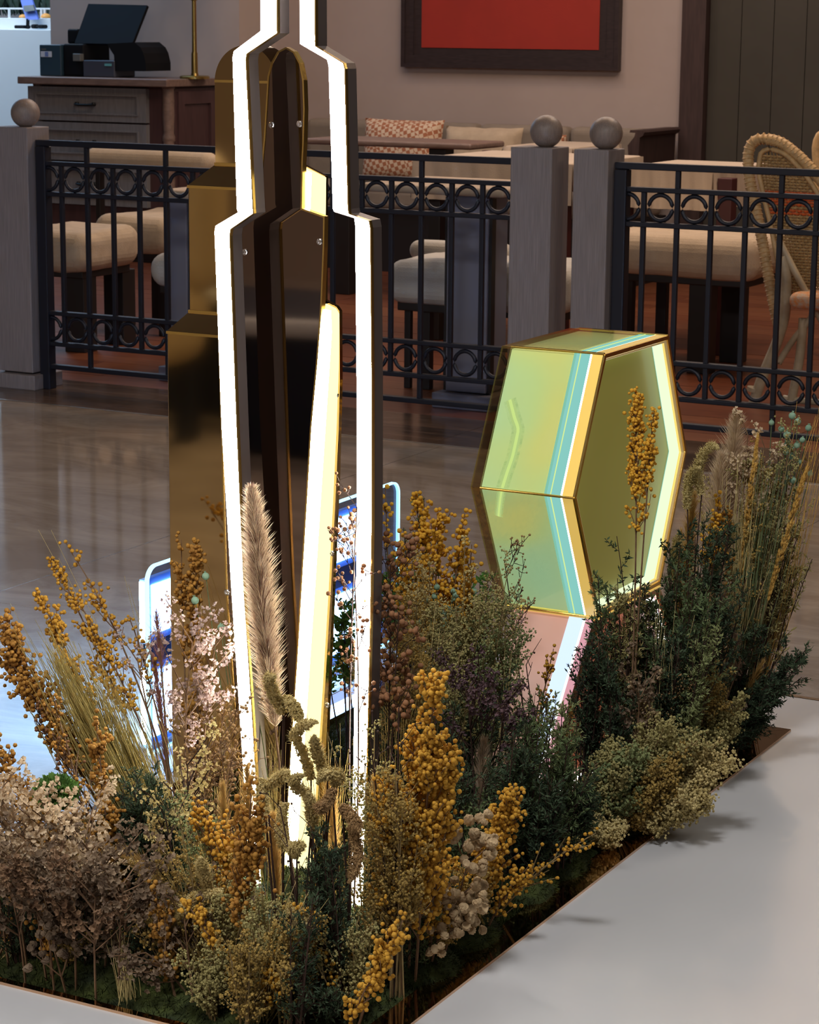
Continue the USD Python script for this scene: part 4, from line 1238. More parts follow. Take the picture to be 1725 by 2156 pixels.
def berry_spray(label, B, T, r, mat='berry_brown', nb=18, per=5, rad=.0032, spread=.075, start=.4, stem='stem_dark', name='berry_spray', group=None):
    """open branching panicle, every berry on its own thin stalk"""
    p = P(name, label, 'dried flower', B, group)
    c = curve(B, T, r)
    tt = np.sort(r.uniform(start, 1, nb)); tt[-1] = 1
    q, tan = along(c, tt)
    d = unit(tan + perp(tan, r) * .75)
    e = q + d * (spread * r.uniform(.5, 1.15, nb))[:, None]
    S, E, pos = [q], [e], []
    for k in range(nb):
        u = r.uniform(.35, 1, per)
        s = q[k] + (e[k] - q[k]) * u[:, None]
        en = s + unit(d[k] + r.normal(0, .7, (per, 3))) * .016 * r.uniform(.5, 1.3, (per, 1))
        S.append(s); E.append(en); pos.append(en)
    p.add('stem', join([tube(c, np.linspace(.0018, .0008, len(c)), 5, cap=True), mtubes(np.vstack(S), np.vstack(E), .0007, .0004, r, .08, 2)]), stem)
    for k in range(nb):
        sz = rad * r.uniform(.75, 1.2, per)
        for i in ([slice(0, per)] if per > 3 else [slice(a, a + 1) for a in range(per)]):
            p.add('berry_cluster' if per > 3 else 'berry', strew(*FUZZ, pos[k][i], sz[i], r), mat, smooth=True)
    return p


def statice(label, B, T, r, mat='papery_cream', nb=8, per=14, size=.0055, spread=.075, start=.45, stem='stem_brown', name='statice_stem', group=None, width=1.0):
    per0 = per
    size = size * .68
    p = P(name, label, 'dried flower', B, group)
    c = curve(B, T, r)
    tt = np.sort(r.uniform(start, .97, nb)); tt[-1] = 1
    q, tan = along(c, tt)
    d = unit(tan + perp(tan, r) * .65 * width)
    e = q + d * (spread * r.uniform(.6, 1.2, nb))[:, None]
    p.add('stem', join([tube(c, np.linspace(.0019, .0009, len(c)), 5, cap=True), mtubes(q, e, .0011, .0008, r, .08)]), stem)
    for k in range(nb):
        per = int(per0 * 1.5)
        u = r.uniform(.45, 1.08, per)
        side = perp(np.tile(d[k], (per, 1)), r)
        pos = q[k] + (e[k] - q[k]) * u[:, None] + side * .006 * r.uniform(.2, 1.4, (per, 1)) * width
        p.add('floret_cluster', strew(*CUP, pos, size * r.uniform(.7, 1.2, per), r, dirs=unit(side + d[k] * .8)), mat)
    return p


def foliage(label, B, T, r, mat='evergreen', stems=7, twigs=16, leaves=16, leaf=.009, wid=.33, spread=.04, fan=.10, start=.25, stem='stem_dark', name='evergreen_sprig', group=None, tl=.035):
    """bundle of leafy stems; every leaf is a folded blade"""
    p = P(name, label, 'dried foliage', B, group)
    L = np.linalg.norm(T - B)
    S, E, TU, LP, LD = [], [], [], [], []
    for k in range(stems):
        Tk = B + (T - B) * r.uniform(.74, 1.0) + r.normal(0, fan * .5, 3) * L * (k > 0)
        c = curve(B + r.normal(0, .006, 3) * [1, 1, 0], Tk, r, 10)
        TU.append(tube(c, np.linspace(.0017, .0006, len(c)), 4))
        tt = r.uniform(start, 1, twigs)
        q, tan = along(c, tt)
        d = unit(tan * 1.0 + perp(tan, r) * .8)
        e = q + d * (tl * (1.15 - .5 * tt) * r.uniform(.6, 1.2, twigs))[:, None]
        S.append(q); E.append(e)
        u = r.uniform(.05, 1.02, (twigs, leaves))
        pos = q[:, None] + (e - q)[:, None] * u[..., None]
        LP.append(pos.reshape(-1, 3)); LD.append(unit(np.repeat(d[:, None], leaves, 1) * .7 + r.normal(0, .6, (twigs, leaves, 3))).reshape(-1, 3))
    p.add('stem', join(TU + [mtubes(np.vstack(S), np.vstack(E), .0006, .0004, r, .1, 2)]), stem)
    LP, LD = np.vstack(LP), np.vstack(LD)
    p.add('leaves', strew(*LEAF, LP, leaf * r.uniform(.6, 1.25, len(LP)), r, stretch=(wid, wid, 1), dirs=LD), mat, kind='stuff')
    return p


def filler(label, B, T, r, mat='olive', stems=6, twigs=13, buds=13, bud=.0022, spread=.05, fan=.13, start=.4, stem='stem_straw', name='filler_sprig', group=None, tl=.05):
    """feathery sprig of very many tiny buds"""
    p = P(name, label, 'dried flower', B, group)
    L = np.linalg.norm(T - B)
    S, E, TU, BP_ = [], [], [], []
    for k in range(stems):
        Tk = B + (T - B) * r.uniform(.76, 1.0) + r.normal(0, fan * .5, 3) * L * (k > 0)
        c = curve(B + r.normal(0, .006, 3) * [1, 1, 0], Tk, r, 10)
        TU.append(tube(c, np.linspace(.0014, .0006, len(c)), 4))
        tt = r.uniform(start, 1, twigs)
        q, tan = along(c, tt)
        d = unit(tan + perp(tan, r) * .75)
        e = q + d * (tl * (1.2 - .6 * tt) * r.uniform(.5, 1.2, twigs))[:, None]
        S.append(q); E.append(e)
        u = r.uniform(.3, 1.02, (twigs, buds))
        pos = q[:, None] + (e - q)[:, None] * u[..., None] + r.normal(0, .0036, (twigs, buds, 3))
        BP_.append(pos.reshape(-1, 3))
    p.add('stem', join(TU + [mtubes(np.vstack(S), np.vstack(E), .0005, .0003, r, .1, 2)]), stem)
    BP_ = np.vstack(BP_)
    p.add('buds', strew(*OCT, BP_, bud * r.uniform(.6, 1.3, len(BP_)), r), mat, kind='stuff')
    return p


def plume(label, B, T, r, mat='plume_cream', mat2=None, n=1500, length=.045, start=.45, wid=.0009, open_=.45, stem='stem_straw', name='pampas_plume', group=None, droop=.1, sag=.12, belly=1.0):
    p = P(name, label, 'dried grass', B, group)
    c = curve(B, T, r, 20, sag, .01)
    p.add('stem', tube(c, np.linspace(.0024, .0008, len(c)), 5, cap=True), stem)
    for k, mt in enumerate([mat] + ([mat2] if mat2 else [])):
        m = n if k == 0 else n // 2
        tt = r.uniform(start, 1, m)
        q, tan = along(c, tt)
        u = (tt - start) / (1 - start)
        prof = np.clip(np.sin(np.pi * np.clip(u * .86 + .10, 0, 1)) ** .6, .25, 1) * belly
        d = unit(tan * 1.0 + perp(tan, r) * (open_ * r.uniform(.3, 1.1, m) * (1 if k == 0 else .45))[:, None])
        p.add('plume' if k == 0 else 'plume_core', hairs(q, d, length * prof * r.uniform(.55, 1.1, m), wid * (1 if k == 0 else 1.3), r, droop), mt, kind='stuff')
    return p


def tails(label, B, curves, r, mat='amaranth', rad=.0068, stem='stem_dark', name='amaranth_stem', group=None, dens=1.0):
    """fuzzy curling flower tails on one branched stem; curves are 3-d paths of the tails"""
    p = P(name, label, 'dried flower', B, group)
    st = []
    for c in curves:
        s = curve(B, c[0], r, 10)
        st.append(tube(s, np.linspace(.0022, .0011, len(s)), 5))
    p.add('stem', join(st), stem)
    for c in curves:
        c = smoothpath(c, 40)
        u = np.linspace(0, 1, 40)
        pr = rad * np.clip(.65 + .45 * np.sin(np.pi * (u * .8 + .1)), .3, 1.1) * np.clip((1 - u) * 6, .35, 1)
        core = tube(c, pr * .72, 7, cap=True)
        m = int(520 * dens)
        tt = r.uniform(0, 1, m)
        q, tan = along(c, tt)
        pp_ = perp(tan, r)
        rr = np.interp(tt, u, pr)[:, None]
        bm = strew(*OCT, q + pp_ * rr * r.uniform(.65, 1.1, (m, 1)), .0016 * r.uniform(.7, 1.3, m), r)
        hm = hairs(q + pp_ * rr * .6, unit(pp_ + tan * .5), rr[:, 0] * r.uniform(.7, 1.5, m), .0007, r)
        p.add('flower_tail', join([core, bm, hm]), mat)
    return p


def grass(label, B, T, r, mat='straw_yellow', n=140, fan=.10, rad=.0006, name='grass_bundle', group=None, lo=.6, curl=.06):
    p = P(name, label, 'dried grass', B, group)
    L = np.linalg.norm(T - B)
    S = B + r.normal(0, .008, (n, 3)) * [1, 1, 0]
    E = B + (T - B) * r.uniform(lo, 1.05, (n, 1)) + r.normal(0, fan, (n, 3)) * L * r.uniform(.2, 1, (n, 1))
    p.add('blades', mtubes(S, E, rad, rad * .4, r, curl, 5, 3), mat, kind='stuff')
    return p


def pods(label, B, T, r, mat='sage', n=9, rad=.0055, fan=.10, stem='stem_green', name='flax_pod_stem', group=None):
    p = P(name, label, 'dried flower', B, group)
    L = np.linalg.norm(T - B)
    E = B + (T - B) * r.uniform(.8, 1.0, (n, 1)) + r.normal(0, fan * .5, (n, 3)) * L
    E[0] = T
    S = B + r.normal(0, .004, (n, 3)) * [1, 1, 0]
    p.add('stem', mtubes(S, E, .0012, .0008, r, .04, 5, 4), stem)
    for k in range(n):
        a = unit(E[k] - S[k])
        s = rad * r.uniform(.75, 1.1)
        ball = strew(ICO2.vertices, ICO2.faces, E[k:k + 1] + a * s * .6, s, r, dirs=a[None])
        ca = np.arange(6) * np.pi / 3
        crown = hairs(np.tile(E[k] + a * s * 1.4, (6, 1)), a + .6 * np.stack([np.cos(ca), np.sin(ca), 0 * ca], 1), s * .8, s * .3, r)
        p.add('seed_pod', join([ball, crown]), mat, smooth=50)
    return p


def wheat(label, B, T, r, mat='wheat', start=.62, rad=.006, n=220, stem='stem_straw', name='wheat_spike', group=None, awn=.016):
    p = P(name, label, 'dried grass', B, group)
    c = curve(B, T, r, 16, .06, .008)
    p.add('stem', tube(c, np.linspace(.0018, .0007, len(c)), 5, cap=True), stem)
    tt = r.uniform(start, 1, n)
    q, tan = along(c, tt)
    u = (tt - start) / (1 - start)
    pr = rad * np.clip(np.sin(np.pi * (u * .9 + .08)), .12, 1)
    pp_ = perp(tan, r)
    g = strew(*OCT, q + pp_ * (pr * r.uniform(.2, .75, n))[:, None], .0024, r, stretch=(1, 1, 2.6), dirs=unit(tan + pp_ * .22))
    h = hairs(q + pp_ * (pr * .6)[:, None], unit(tan + pp_ * .22), awn * r.uniform(.6, 1.1, n), .0007, r)
    p.add('spike', join([g, h]), mat)
    return p


def strawflowers(label, B, T, r, mat='strawflower', nb=9, per=6, size=.0085, spread=.05, start=.45, stem='stem_brown', name='strawflower_stem', group=None):
    p = P(name, label, 'dried flower', B, group)
    c = curve(B, T, r)
    tt = np.sort(r.uniform(start, 1, nb)); tt[-1] = 1
    q, tan = along(c, tt)
    d = unit(tan + perp(tan, r) * .7)
    e = q + d * (spread * r.uniform(.5, 1.1, nb))[:, None]
    p.add('stem', join([tube(c, np.linspace(.002, .001, len(c)), 5, cap=True), mtubes(q, e, .0012, .0008, r)]), stem)
    size = size * .78
    for k in range(nb):
        pos = e[k] + r.normal(0, size * 1.35, (per, 3))
        for i in range(per):
            p.add('flower_head', strew(*STRAW, pos[i:i + 1], size * r.uniform(.7, 1.1), r, dirs=unit(d[k] * .6 + r.normal(0, .6, 3))[None]), mat, smooth=45)
    return p


def bunny(label, B, T, r, mat='bunny', ln=.04, rad=.011, name='bunny_tail_grass', group=None):
    p = P(name, label, 'dried grass', B, group)
    c = curve(B, T, r, 14)
    p.add('stem', tube(c, np.linspace(.0012, .0007, len(c)), 5, cap=True), 'stem_straw')
    a = unit(c[-1] - c[-2])
    s = trimesh.creation.icosphere(2); v = s.vertices * [rad * .8, rad * .8, ln / 2]
    core = strew(v, s.faces, (T + a * ln * .3)[None], 1, r, dirs=a[None])
    n = 900
    w = unit(r.normal(0, 1, (n, 3)))
    st = strew(np.zeros((1, 3)), np.zeros((1, 3), int), T[None], 1, r)
    ax = perp(a[None], r)[0]; bx = np.cross(a, ax)
    M3 = np.stack([ax, bx, a], 1)
    pos = (w * [rad * .75, rad * .75, ln * .48]) @ M3.T + T + a * ln * .3
    p.add('tail', join([core, hairs(pos, (w * [1, 1, .4]) @ M3.T + a * .9, .008, .0006, r)]), mat)
    return p


def tip(px_, py_, B, dy=0.0):
    """the point of the view ray through a picture point at the plant's own distance"""
    return aty(px_, py_, B[1] + dy)

SEED = [100]


def R_():
    SEED[0] += 1
    return np.random.default_rng(SEED[0])


def put(kind, label, tp, bp, dy=0.0, **kw):
    B = base_px(*bp)
    return kind(label, B, tip(tp[0], tp[1], B, dy), R_(), **kw)


# moss: low mounds with short fibres all over the planter
gx, gy = np.meshgrid(np.linspace(TX0 + .014, TX1 - .014, 90), np.linspace(TY0 + .014, TY1 - .014, 180), indexing='ij')
pts = np.stack([gx.ravel(), gy.ravel(), 0 * gx.ravel()], 1)
hn = meshkit.fbm(pts * 7, 3, 3)
hn = (hn - hn.min()) / (np.ptp(hn) + 1e-9)
edge = np.minimum.reduce([pts[:, 0] - TX0, TX1 - pts[:, 0], pts[:, 1] - TY0, TY1 - pts[:, 1]])
hz = .087 + np.clip(hn - .25, 0, 1) * .085 * np.clip((edge - .02) / .07, 0, 1) + .004 * meshkit.noise(pts * 90, 8)
gv = np.stack([pts[:, 0], pts[:, 1], hz], 1)
idx = np.arange(90 * 180).reshape(90, 180)
q = np.stack([idx[:-1, :-1], idx[1:, :-1], idx[1:, 1:], idx[:-1, 1:]], -1).reshape(-1, 4)
rm = np.random.default_rng(11)
nf = 60000
k = rm.integers(0, len(gv), nf)
fs = gv[k] + rm.normal(0, .004, (nf, 3)) * [1, 1, .3]
fs = fs[(fs[:, 0] < TX1 - .03) & (fs[:, 1] > TY0 + .006) & (fs[:, 0] > TX0 + .03)]
fib = hairs(fs, unit(np.array([0, 0, .7]) + rm.normal(0, .7, (len(fs), 3))), rm.uniform(.006, .017, len(fs)), .0016, rm)
ms_ = thing('moss', 'dark green moss mounds covering the soil of the planter', 'moss', (TX1 - .2, TY0 + .1, .087), kind='stuff')
part(ms_, 'mounds', (gv, np.vstack([q[:, [0, 1, 2]], q[:, [0, 2, 3]]])), 'moss', smooth=False, kind='stuff')
part(ms_, 'fibres', fib, 'moss', kind='stuff')
# loose moss tufts along the rim
for n_, (x, y, s, lb) in enumerate([(960, 1975, .055, 'low green moss tuft by the rim below the beige strawflowers'), (880, 2040, .05, 'green moss tuft at the rim near the bottom edge of the picture'), (1090, 1880, .05, 'dark moss tuft at the rim left of the bright mirror patch'),
                                    (1160, 1830, .05, 'blackish moss tuft at the rim below the leaning white stem'), (1310, 1745, .045, 'moss tuft at the rim below the orange petal'), (1430, 1660, .045, 'moss tuft at the rim under the pale olive sprays')]):
    B = base_px(x, y); B[0] = min(B[0], TX1 - .07); r = R_()
    s_ = trimesh.creation.icosphere(4); v = s_.vertices * [s, s * 1.25, s * .62]
    v = v * (1 + .22 * meshkit.fbm(v * 38 + n_ * 7, 3, n_))[:, None]
    v[:, 2] = np.maximum(v[:, 2], -.004)
    mv = v + B + [0, 0, .012]
    w = r.integers(0, len(v), 3200)
    t_ = top('moss_tuft', join([(mv, s_.faces), hairs(mv[w], unit(v[w] / [s, s, s] + r.normal(0, .6, (3200, 3))), r.uniform(.004, .012, 3200), .0014, r)]), 'moss', lb, 'moss')

# ---------- left outline
put(ball_spray, 'orange mimosa spray arching far left above the floor, highest of the left side', (118, 1190), (372, 1760), nb=26, per=7, rad=.0038, spread=.035, start=.42, singles=False, twig=.42)
put(ball_spray, 'thin mimosa spray with a few large balls, just right of the highest left spray', (152, 1166), (380, 1740), nb=11, per=4, rad=.0046, spread=.03, start=.62, singles=True)
put(ball_spray, 'short orange mimosa spray hanging between the highest left spray and the blue lamp', (172, 1278), (385, 1770), nb=18, per=6, rad=.0042, spread=.035, start=.5)
put(ball_spray, 'stubby mimosa tip left of the blue lamp', (282, 1325), (380, 1730), nb=7, per=5, rad=.0042, spread=.03, start=.7)
put(ball_spray, 'heavy brown orange mimosa spray reaching out to the left border', (2, 1318), (300, 1880), mat='mimosa_brown', nb=40, per=10, rad=.0048, spread=.055, start=.38)
put(ball_spray, 'orange mimosa spray standing behind the heavy left border spray', (96, 1280), (320, 1840), nb=30, per=9, rad=.0043, spread=.05, start=.45)
put(ball_spray, 'brown mimosa spray drooping into the left border at mid height', (30, 1405), (310, 1890), mat='mimosa_brown', nb=30, per=10, rad=.0048, spread=.055, start=.42)
put(ball_spray, 'mimosa spray cut by the left border above the cream statice', (-12, 1560), (180, 1960), mat='mimosa_brown', nb=26, per=9, rad=.0046, spread=.05, start=.3)
put(ball_spray, 'upright dense brown mimosa stem in front of the left grass bundle', (205, 1545), (250, 1960), mat='mimosa_brown', nb=34, per=8, rad=.0045, spread=.04, start=.2)
put(ball_spray, 'mimosa stem with loose berries left of the dense upright stem', (120, 1500), (235, 1930), mat='mimosa_brown', nb=16, per=4, rad=.0036, spread=.055, start=.35)
put(berry_spray, 'fine reddish berry twig sticking out left over the blue lit floor', (65, 1500), (300, 1900), mat='berry_brown', nb=14, per=3, rad=.0026, spread=.05)
put(berry_spray, 'bare twig with few red berries above the green cushion moss', (118, 1590), (280, 1930), mat='berry_brown', nb=9, per=3, rad=.0026, spread=.04)
put(grass, 'thick bundle of yellow straw grass leaning far to the left', (112, 1372), (395, 1905), n=420, fan=.075, rad=.0010, mat='straw_olive', lo=.5)
put(grass, 'loose straw grass bundle beside the leaning thick one', (215, 1450), (405, 1890), n=200, fan=.09, rad=.0009, mat='straw_olive')
for k_, (t_, b_, lb) in enumerate([((104, 1122), (400, 1700), 'single long straw blade pointing up left, tallest of the left'), ((268, 1224), (420, 1700), 'single upright straw blade left of the blue lamp'), ((30, 1292), (330, 1850), 'single thin straw blade above the left border spray'),
                                   ((168, 1302), (400, 1800), 'pair of pale hair grass blades over the marble floor'), ((55, 1478), (300, 1900), 'thin dark blade crossing the blue floor at the left'), ((432, 1158), (470, 1650), 'thin straw blade in front of the gold block')]):
    put(grass, lb, t_, b_, n=3, fan=.015, rad=.0009, name='straw_grass', lo=.9, curl=.02)
put(statice, 'pinkish white papery statice in front of the gold block', (405, 1352), (400, 1840), mat='papery_pink', nb=18, per=16, size=.0056, spread=.08, start=.52, width=1.2)
put(statice, 'white papery statice leaning right in front of the gold block', (452, 1362), (410, 1830), mat='papery_pink', nb=12, per=14, size=.0054, spread=.06, start=.55)
put(statice, 'small white statice tuft against the blue lamp', (290, 1392), (380, 1820), mat='papery_pink', nb=7, per=9, size=.005, spread=.05, start=.7)
put(plume, 'short pink feather plume in front of the blue lamp', (322, 1382), (362, 1720), mat='plume_pink', n=900, length=.034, start=.3, open_=.42)
put(plume, 'thin pointed feather grass lit blue from behind, at the blue lamp', (328, 1288), (360, 1700), mat='plume_pink', n=380, length=.045, start=.62, open_=.6, wid=.0006)
put(ball_spray, 'dense orange mimosa column in front of the gold block', (412, 1168), (415, 1720), mat='mimosa_brown', nb=34, per=9, rad=.0050, spread=.04, start=.2)  # spray added in dimmer orange as the mirrored image on the gold block
put(ball_spray, 'forked orange mimosa tip in front of the gold block', (382, 1160), (410, 1720), mat='mimosa_brown', nb=12, per=6, rad=.0048, spread=.03, start=.55)
put(plume, 'golden feather plume right of the white statice, in front of the gold block', (440, 1332), (430, 1740), mat='plume_gold', n=1000, length=.05, start=.35, open_=.4)
put(plume, 'golden plume leaning right under the left light strip', (482, 1452), (410, 1800), mat='plume_gold', n=900, length=.05, start=.35, open_=.4)
put(plume, 'straw plume at the foot of the gold block', (505, 1500), (450, 1800), mat='plume_gold', n=700, length=.05, start=.3)
put(berry_spray, 'fine brown berry panicle left of the left light strip', (462, 1552), (520, 1930), mat='tan_haze', nb=26, per=9, rad=.0024, spread=.08, stem='stem_brown')
put(berry_spray, 'second fine brown berry panicle below the white statice', (425, 1592), (470, 1920), mat='tan_haze', nb=20, per=8, rad=.0024, spread=.07, stem='stem_brown')
put(pods, 'sage green pod stem bending left in front of the gold edge', (434, 1218), (540, 1800), n=4, rad=.0056, fan=.035)
put(pods, 'dark pod stem silhouetted against the left light strip', (497, 1206), (545, 1800), n=8, rad=.005, fan=.06, mat='stem_green')
put(pods, 'small pod sprig low on the left light strip', (520, 1400), (570, 1850), n=5, rad=.0042, fan=.05, mat='stem_green')
# ---------- centre
put(plume, 'large brown and cream pampas plume between the white and the yellow light strips', (531, 1032), (628, 1905), mat='plume_cream', mat2='plume_brown', n=6500, length=.062, start=.45, open_=.95, wid=.0012, sag=.03, belly=.85, stem='stem_brown')
put(pods, 'cluster of green flax pods behind the pampas plume', (600, 1196), (600, 1720), n=14, rad=.0058, fan=.07, mat='leaf_bright')


def tails_px(label, bp, lists, dy=0, **kw):
    B = base_px(*bp)
    cs = [np.array([aty(x, y, B[1] + dy - .012 * i) for i, (x, y) in enumerate(l)]) for l in lists]
    return tails(label, B, cs, R_(), **kw)


tails_px('curling olive amaranth tails in front of the yellow reflection strip, tallest group', (668, 2080), [[(655, 1640), (640, 1590), (622, 1552), (640, 1528), (668, 1520)], [(690, 1640), (672, 1600), (664, 1570), (662, 1550)], [(700, 1650), (712, 1632), (690, 1628), (668, 1650)]])
tails_px('arched pair of olive amaranth tails left of the tallest amaranth', (640, 2090), [[(660, 1700), (640, 1668), (618, 1652), (640, 1632)], [(600, 1690), (592, 1740), (600, 1780), (618, 1775)], [(660, 1760), (655, 1700), (648, 1668)]])
tails_px('bristly olive amaranth tails drooping below the pampas plume', (600, 2060), [[(596, 1500), (580, 1470), (566, 1432), (578, 1425)], [(600, 1470), (622, 1492), (632, 1524)], [(556, 1640), (552, 1680), (560, 1720)], [(562, 1656), (585, 1640), (608, 1624)]])
tails_px('low amaranth tails right of the dark green bundle', (740, 2120), [[(700, 1660), (690, 1690), (676, 1702), (682, 1690)], [(738, 1740), (752, 1780), (750, 1820), (735, 1860)], [(720, 1700), (742, 1722), (758, 1750)]], mat='tan_haze')
tails_px('low fuzzy amaranth tail at the foot of the yellow strip', (620, 2130), [[(610, 1912), (625, 1920), (648, 1945), (645, 1985)], [(625, 1800), (618, 1792), (642, 1780)]])
tails_px('arched cream amaranth tail over the left front', (470, 2100), [[(470, 1880), (430, 1885), (392, 1905), (372, 1935)], [(440, 1870), (430, 1840), (422, 1805)]], mat='amaranth')
put(foliage, 'dark green evergreen bundle standing in front of the yellow strip', (665, 1725), (690, 2140), stems=12, twigs=20, leaves=16, leaf=.007, fan=.07, start=.2, tl=.03)
put(foliage, 'second dark evergreen bundle right beside the yellow strip foot', (700, 1745), (715, 2150), stems=8, twigs=18, leaves=14, leaf=.007, fan=.06, start=.3, tl=.028)
put(berry_spray, 'thin dark berry twig in front of the right light strip, tallest of its group', (752, 1068), (738, 1900), nb=15, per=5, rad=.0029, spread=.045, start=.4)
put(berry_spray, 'brown berry twig with balls left of the right light strip', (742, 1150), (745, 1900), nb=9, per=5, rad=.003, spread=.05, start=.55)
put(berry_spray, 'brown round berry cluster right of the right light strip', (822, 1190), (808, 1860), nb=20, per=7, rad=.004, spread=.06, start=.55, mat='berry_brown')
put(berry_spray, 'brown round berry cluster low between the right strip and the mimosa', (840, 1290), (815, 1880), nb=18, per=7, rad=.004, spread=.06, start=.55, mat='berry_brown')
put(berry_spray, 'dense brown berry cluster nearest to the right strip', (800, 1262), (795, 1860), nb=9, per=6, rad=.004, spread=.05, start=.6, mat='berry_brown')
put(ball_spray, 'vertical mimosa stem against the upper blue glass pane', (812, 1040), (830, 1560), mat='mimosa_bright', nb=14, per=3, rad=.0052, spread=.02, start=.45, singles=True)
put(ball_spray, 'bright yellow mimosa, highest of the middle', (882, 1066), (890, 1640), mat='mimosa_bright', nb=30, per=8, rad=.0052, spread=.05, start=.5)
put(ball_spray, 'bright yellow mimosa right of the highest middle one', (925, 1112), (910, 1660), mat='mimosa_bright', nb=30, per=8, rad=.005, spread=.05, start=.5)
put(ball_spray, 'bright yellow mimosa leaning towards the hexagon lamp', (972, 1124), (930, 1660), mat='mimosa_bright', nb=26, per=8, rad=.005, spread=.05, start=.5)
put(ball_spray, 'loose bright mimosa left of the highest middle one', (850, 1170), (870, 1680), mat='mimosa_bright', nb=26, per=7, rad=.005, spread=.055, start=.45)
put(ball_spray, 'small bright mimosa tip nearest the hexagon lamp', (992, 1170), (960, 1640), mat='mimosa_bright', nb=10, per=6, rad=.005, spread=.035, start=.65)
put(foliage, 'pale green leafy tip rising beside the highest middle mimosa', (876, 1018), (890, 1640), mat='olive_green', stems=3, twigs=16, leaves=10, leaf=.008, fan=.05, start=.5, name='leafy_sprig')
put(foliage, 'bright green box sprig behind the brown berry cluster', (830, 1130), (850, 1600), mat='leaf_bright', stems=6, twigs=14, leaves=9, leaf=.013, wid=.6, fan=.12, start=.6, name='box_sprig')
put(foliage, 'bright green box sprig left of the right light strip', (715, 1250), (740, 1660), mat='leaf_bright', stems=6, twigs=12, leaves=9, leaf=.013, wid=.6, fan=.10, start=.62, name='box_sprig')
put(foliage, 'bright green box sprig beside the hexagon lamp', (1012, 1188), (1000, 1600), mat='leaf_bright', stems=5, twigs=12, leaves=9, leaf=.012, wid=.6, fan=.12, start=.6, name='box_sprig')
put(foliage, 'grey green feathery sprig right of the blue glass pane', (845, 1095), (870, 1640), mat='olive_green', stems=6, twigs=16, leaves=10, leaf=.007, fan=.10, start=.5, name='leafy_sprig')
put(pods, 'sage green pods among the bright mimosa', (962, 1172), (930, 1650), n=9, rad=.0058, fan=.09)
put(pods, 'sage green pods lower in the middle mass', (920, 1240), (900, 1690), n=9, rad=.005, fan=.09)
put(foliage, 'pale sage feathery bunch in the middle', (955, 1215), (930, 1690), mat='sage', stems=6, twigs=14, leaves=9, leaf=.007, fan=.10, start=.45, stem='stem_green', name='sage_sprig')
put(foliage, 'teal green sprig in the heart of the middle mass', (985, 1330), (960, 1720), mat='sage', stems=6, twigs=14, leaves=9, leaf=.007, fan=.12, start=.35, stem='stem_green', name='sage_sprig')
for t_, b_, m_, lb in [((1000, 1225), (960, 1720), 'olive', 'olive feathery sprig at the left lower side of the hexagon lamp'), ((1045, 1245), (990, 1720), 'olive', 'olive feathery sprig covering the lower left hexagon corner'),
                       ((1090, 1300), (1020, 1720), 'olive_green', 'green olive sprig over the top joint of the pink base'), ((960, 1280), (925, 1740), 'olive', 'broad olive sprig below the bright mimosa'),
                       ((1030, 1340), (985, 1740), 'olive_green', 'green olive sprig left of the pink base'), ((900, 1290), (880, 1760), 'olive', 'olive sprig under the middle mimosa'),
                       ((855, 1330), (840, 1800), 'olive_gold', 'golden olive sprig right of the berry clusters'), ((930, 1390), (920, 1800), 'olive', 'olive sprig above the dark purple celosia')]:
    put(filler, lb, t_, b_, mat=m_, stems=9, twigs=16, buds=15, fan=.17, start=.38, tl=.06)
put(berry_spray, 'thin golden gypsum spray curving in front of the hexagon lamp', (1062, 1178), (1120, 1660), mat='tan_haze', nb=18, per=7, rad=.0018, spread=.06, start=.62, name='fine_spray')
put(ball_spray, 'small ochre mimosa sprig against the pink base', (1160, 1392), (1110, 1690), mat='mimosa', nb=14, per=4, rad=.0036, spread=.03, start=.35)
put(ball_spray, 'orange mimosa tuft left of the pink base', (1040, 1370), (1010, 1720), nb=16, per=7, rad=.0046, spread=.04, start=.4)
put(ball_spray, 'ochre mimosa tuft among the olive sprigs', (985, 1260), (960, 1700), nb=14, per=7, rad=.0046, spread=.04, start=.55)
put(foliage, 'dark evergreen sprig right of the right light strip foot', (850, 1452), (835, 1840), stems=8, twigs=18, leaves=14, leaf=.008, fan=.10, start=.35)
put(foliage, 'dark evergreen sprig above the purple celosia', (1010, 1420), (990, 1800), stems=8, twigs=16, leaves=14, leaf=.008, fan=.14, start=.35)


put(statice, 'dark purple dried celosia in the middle right', (985, 1452), (1010, 1840), mat='celosia', nb=14, per=26, size=.005, spread=.085, start=.62, stem='stem_dark', width=1.2, name='celosia_stem')
put(statice, 'dark purple celosia leaning to the pink base', (1062, 1482), (1020, 1840), mat='celosia', nb=9, per=24, size=.005, spread=.07, start=.66, stem='stem_dark', name='celosia_stem')
# tall orange column
put(ball_spray, 'tall dense orange mimosa column right of the right light strip', (912, 1462), (880, 2080), nb=60, per=12, rad=.0045, spread=.055, start=.2)
put(ball_spray, 'dense orange mimosa at the right side of the tall column', (940, 1600), (905, 2060), nb=44, per=12, rad=.0047, spread=.045, start=.2)
put(ball_spray, 'orange mimosa at the left side of the tall column', (872, 1560), (860, 2070), nb=36, per=10, rad=.0044, spread=.05, start=.25)
put(ball_spray, 'loose orange mimosa bush in front of the tall column', (820, 1660), (850, 2100), nb=40, per=8, rad=.0036, spread=.06, start=.25)
put(filler, 'ochre feathery bush in front of the tall orange column', (835, 1600), (850, 2110), mat='olive_gold', stems=10, twigs=16, buds=14, fan=.13, start=.35, tl=.055)
put(ball_spray, 'small orange mimosa at the bottom edge below the tall column', (835, 1962), (770, 2180), nb=22, per=7, rad=.0044, spread=.035, start=.3)
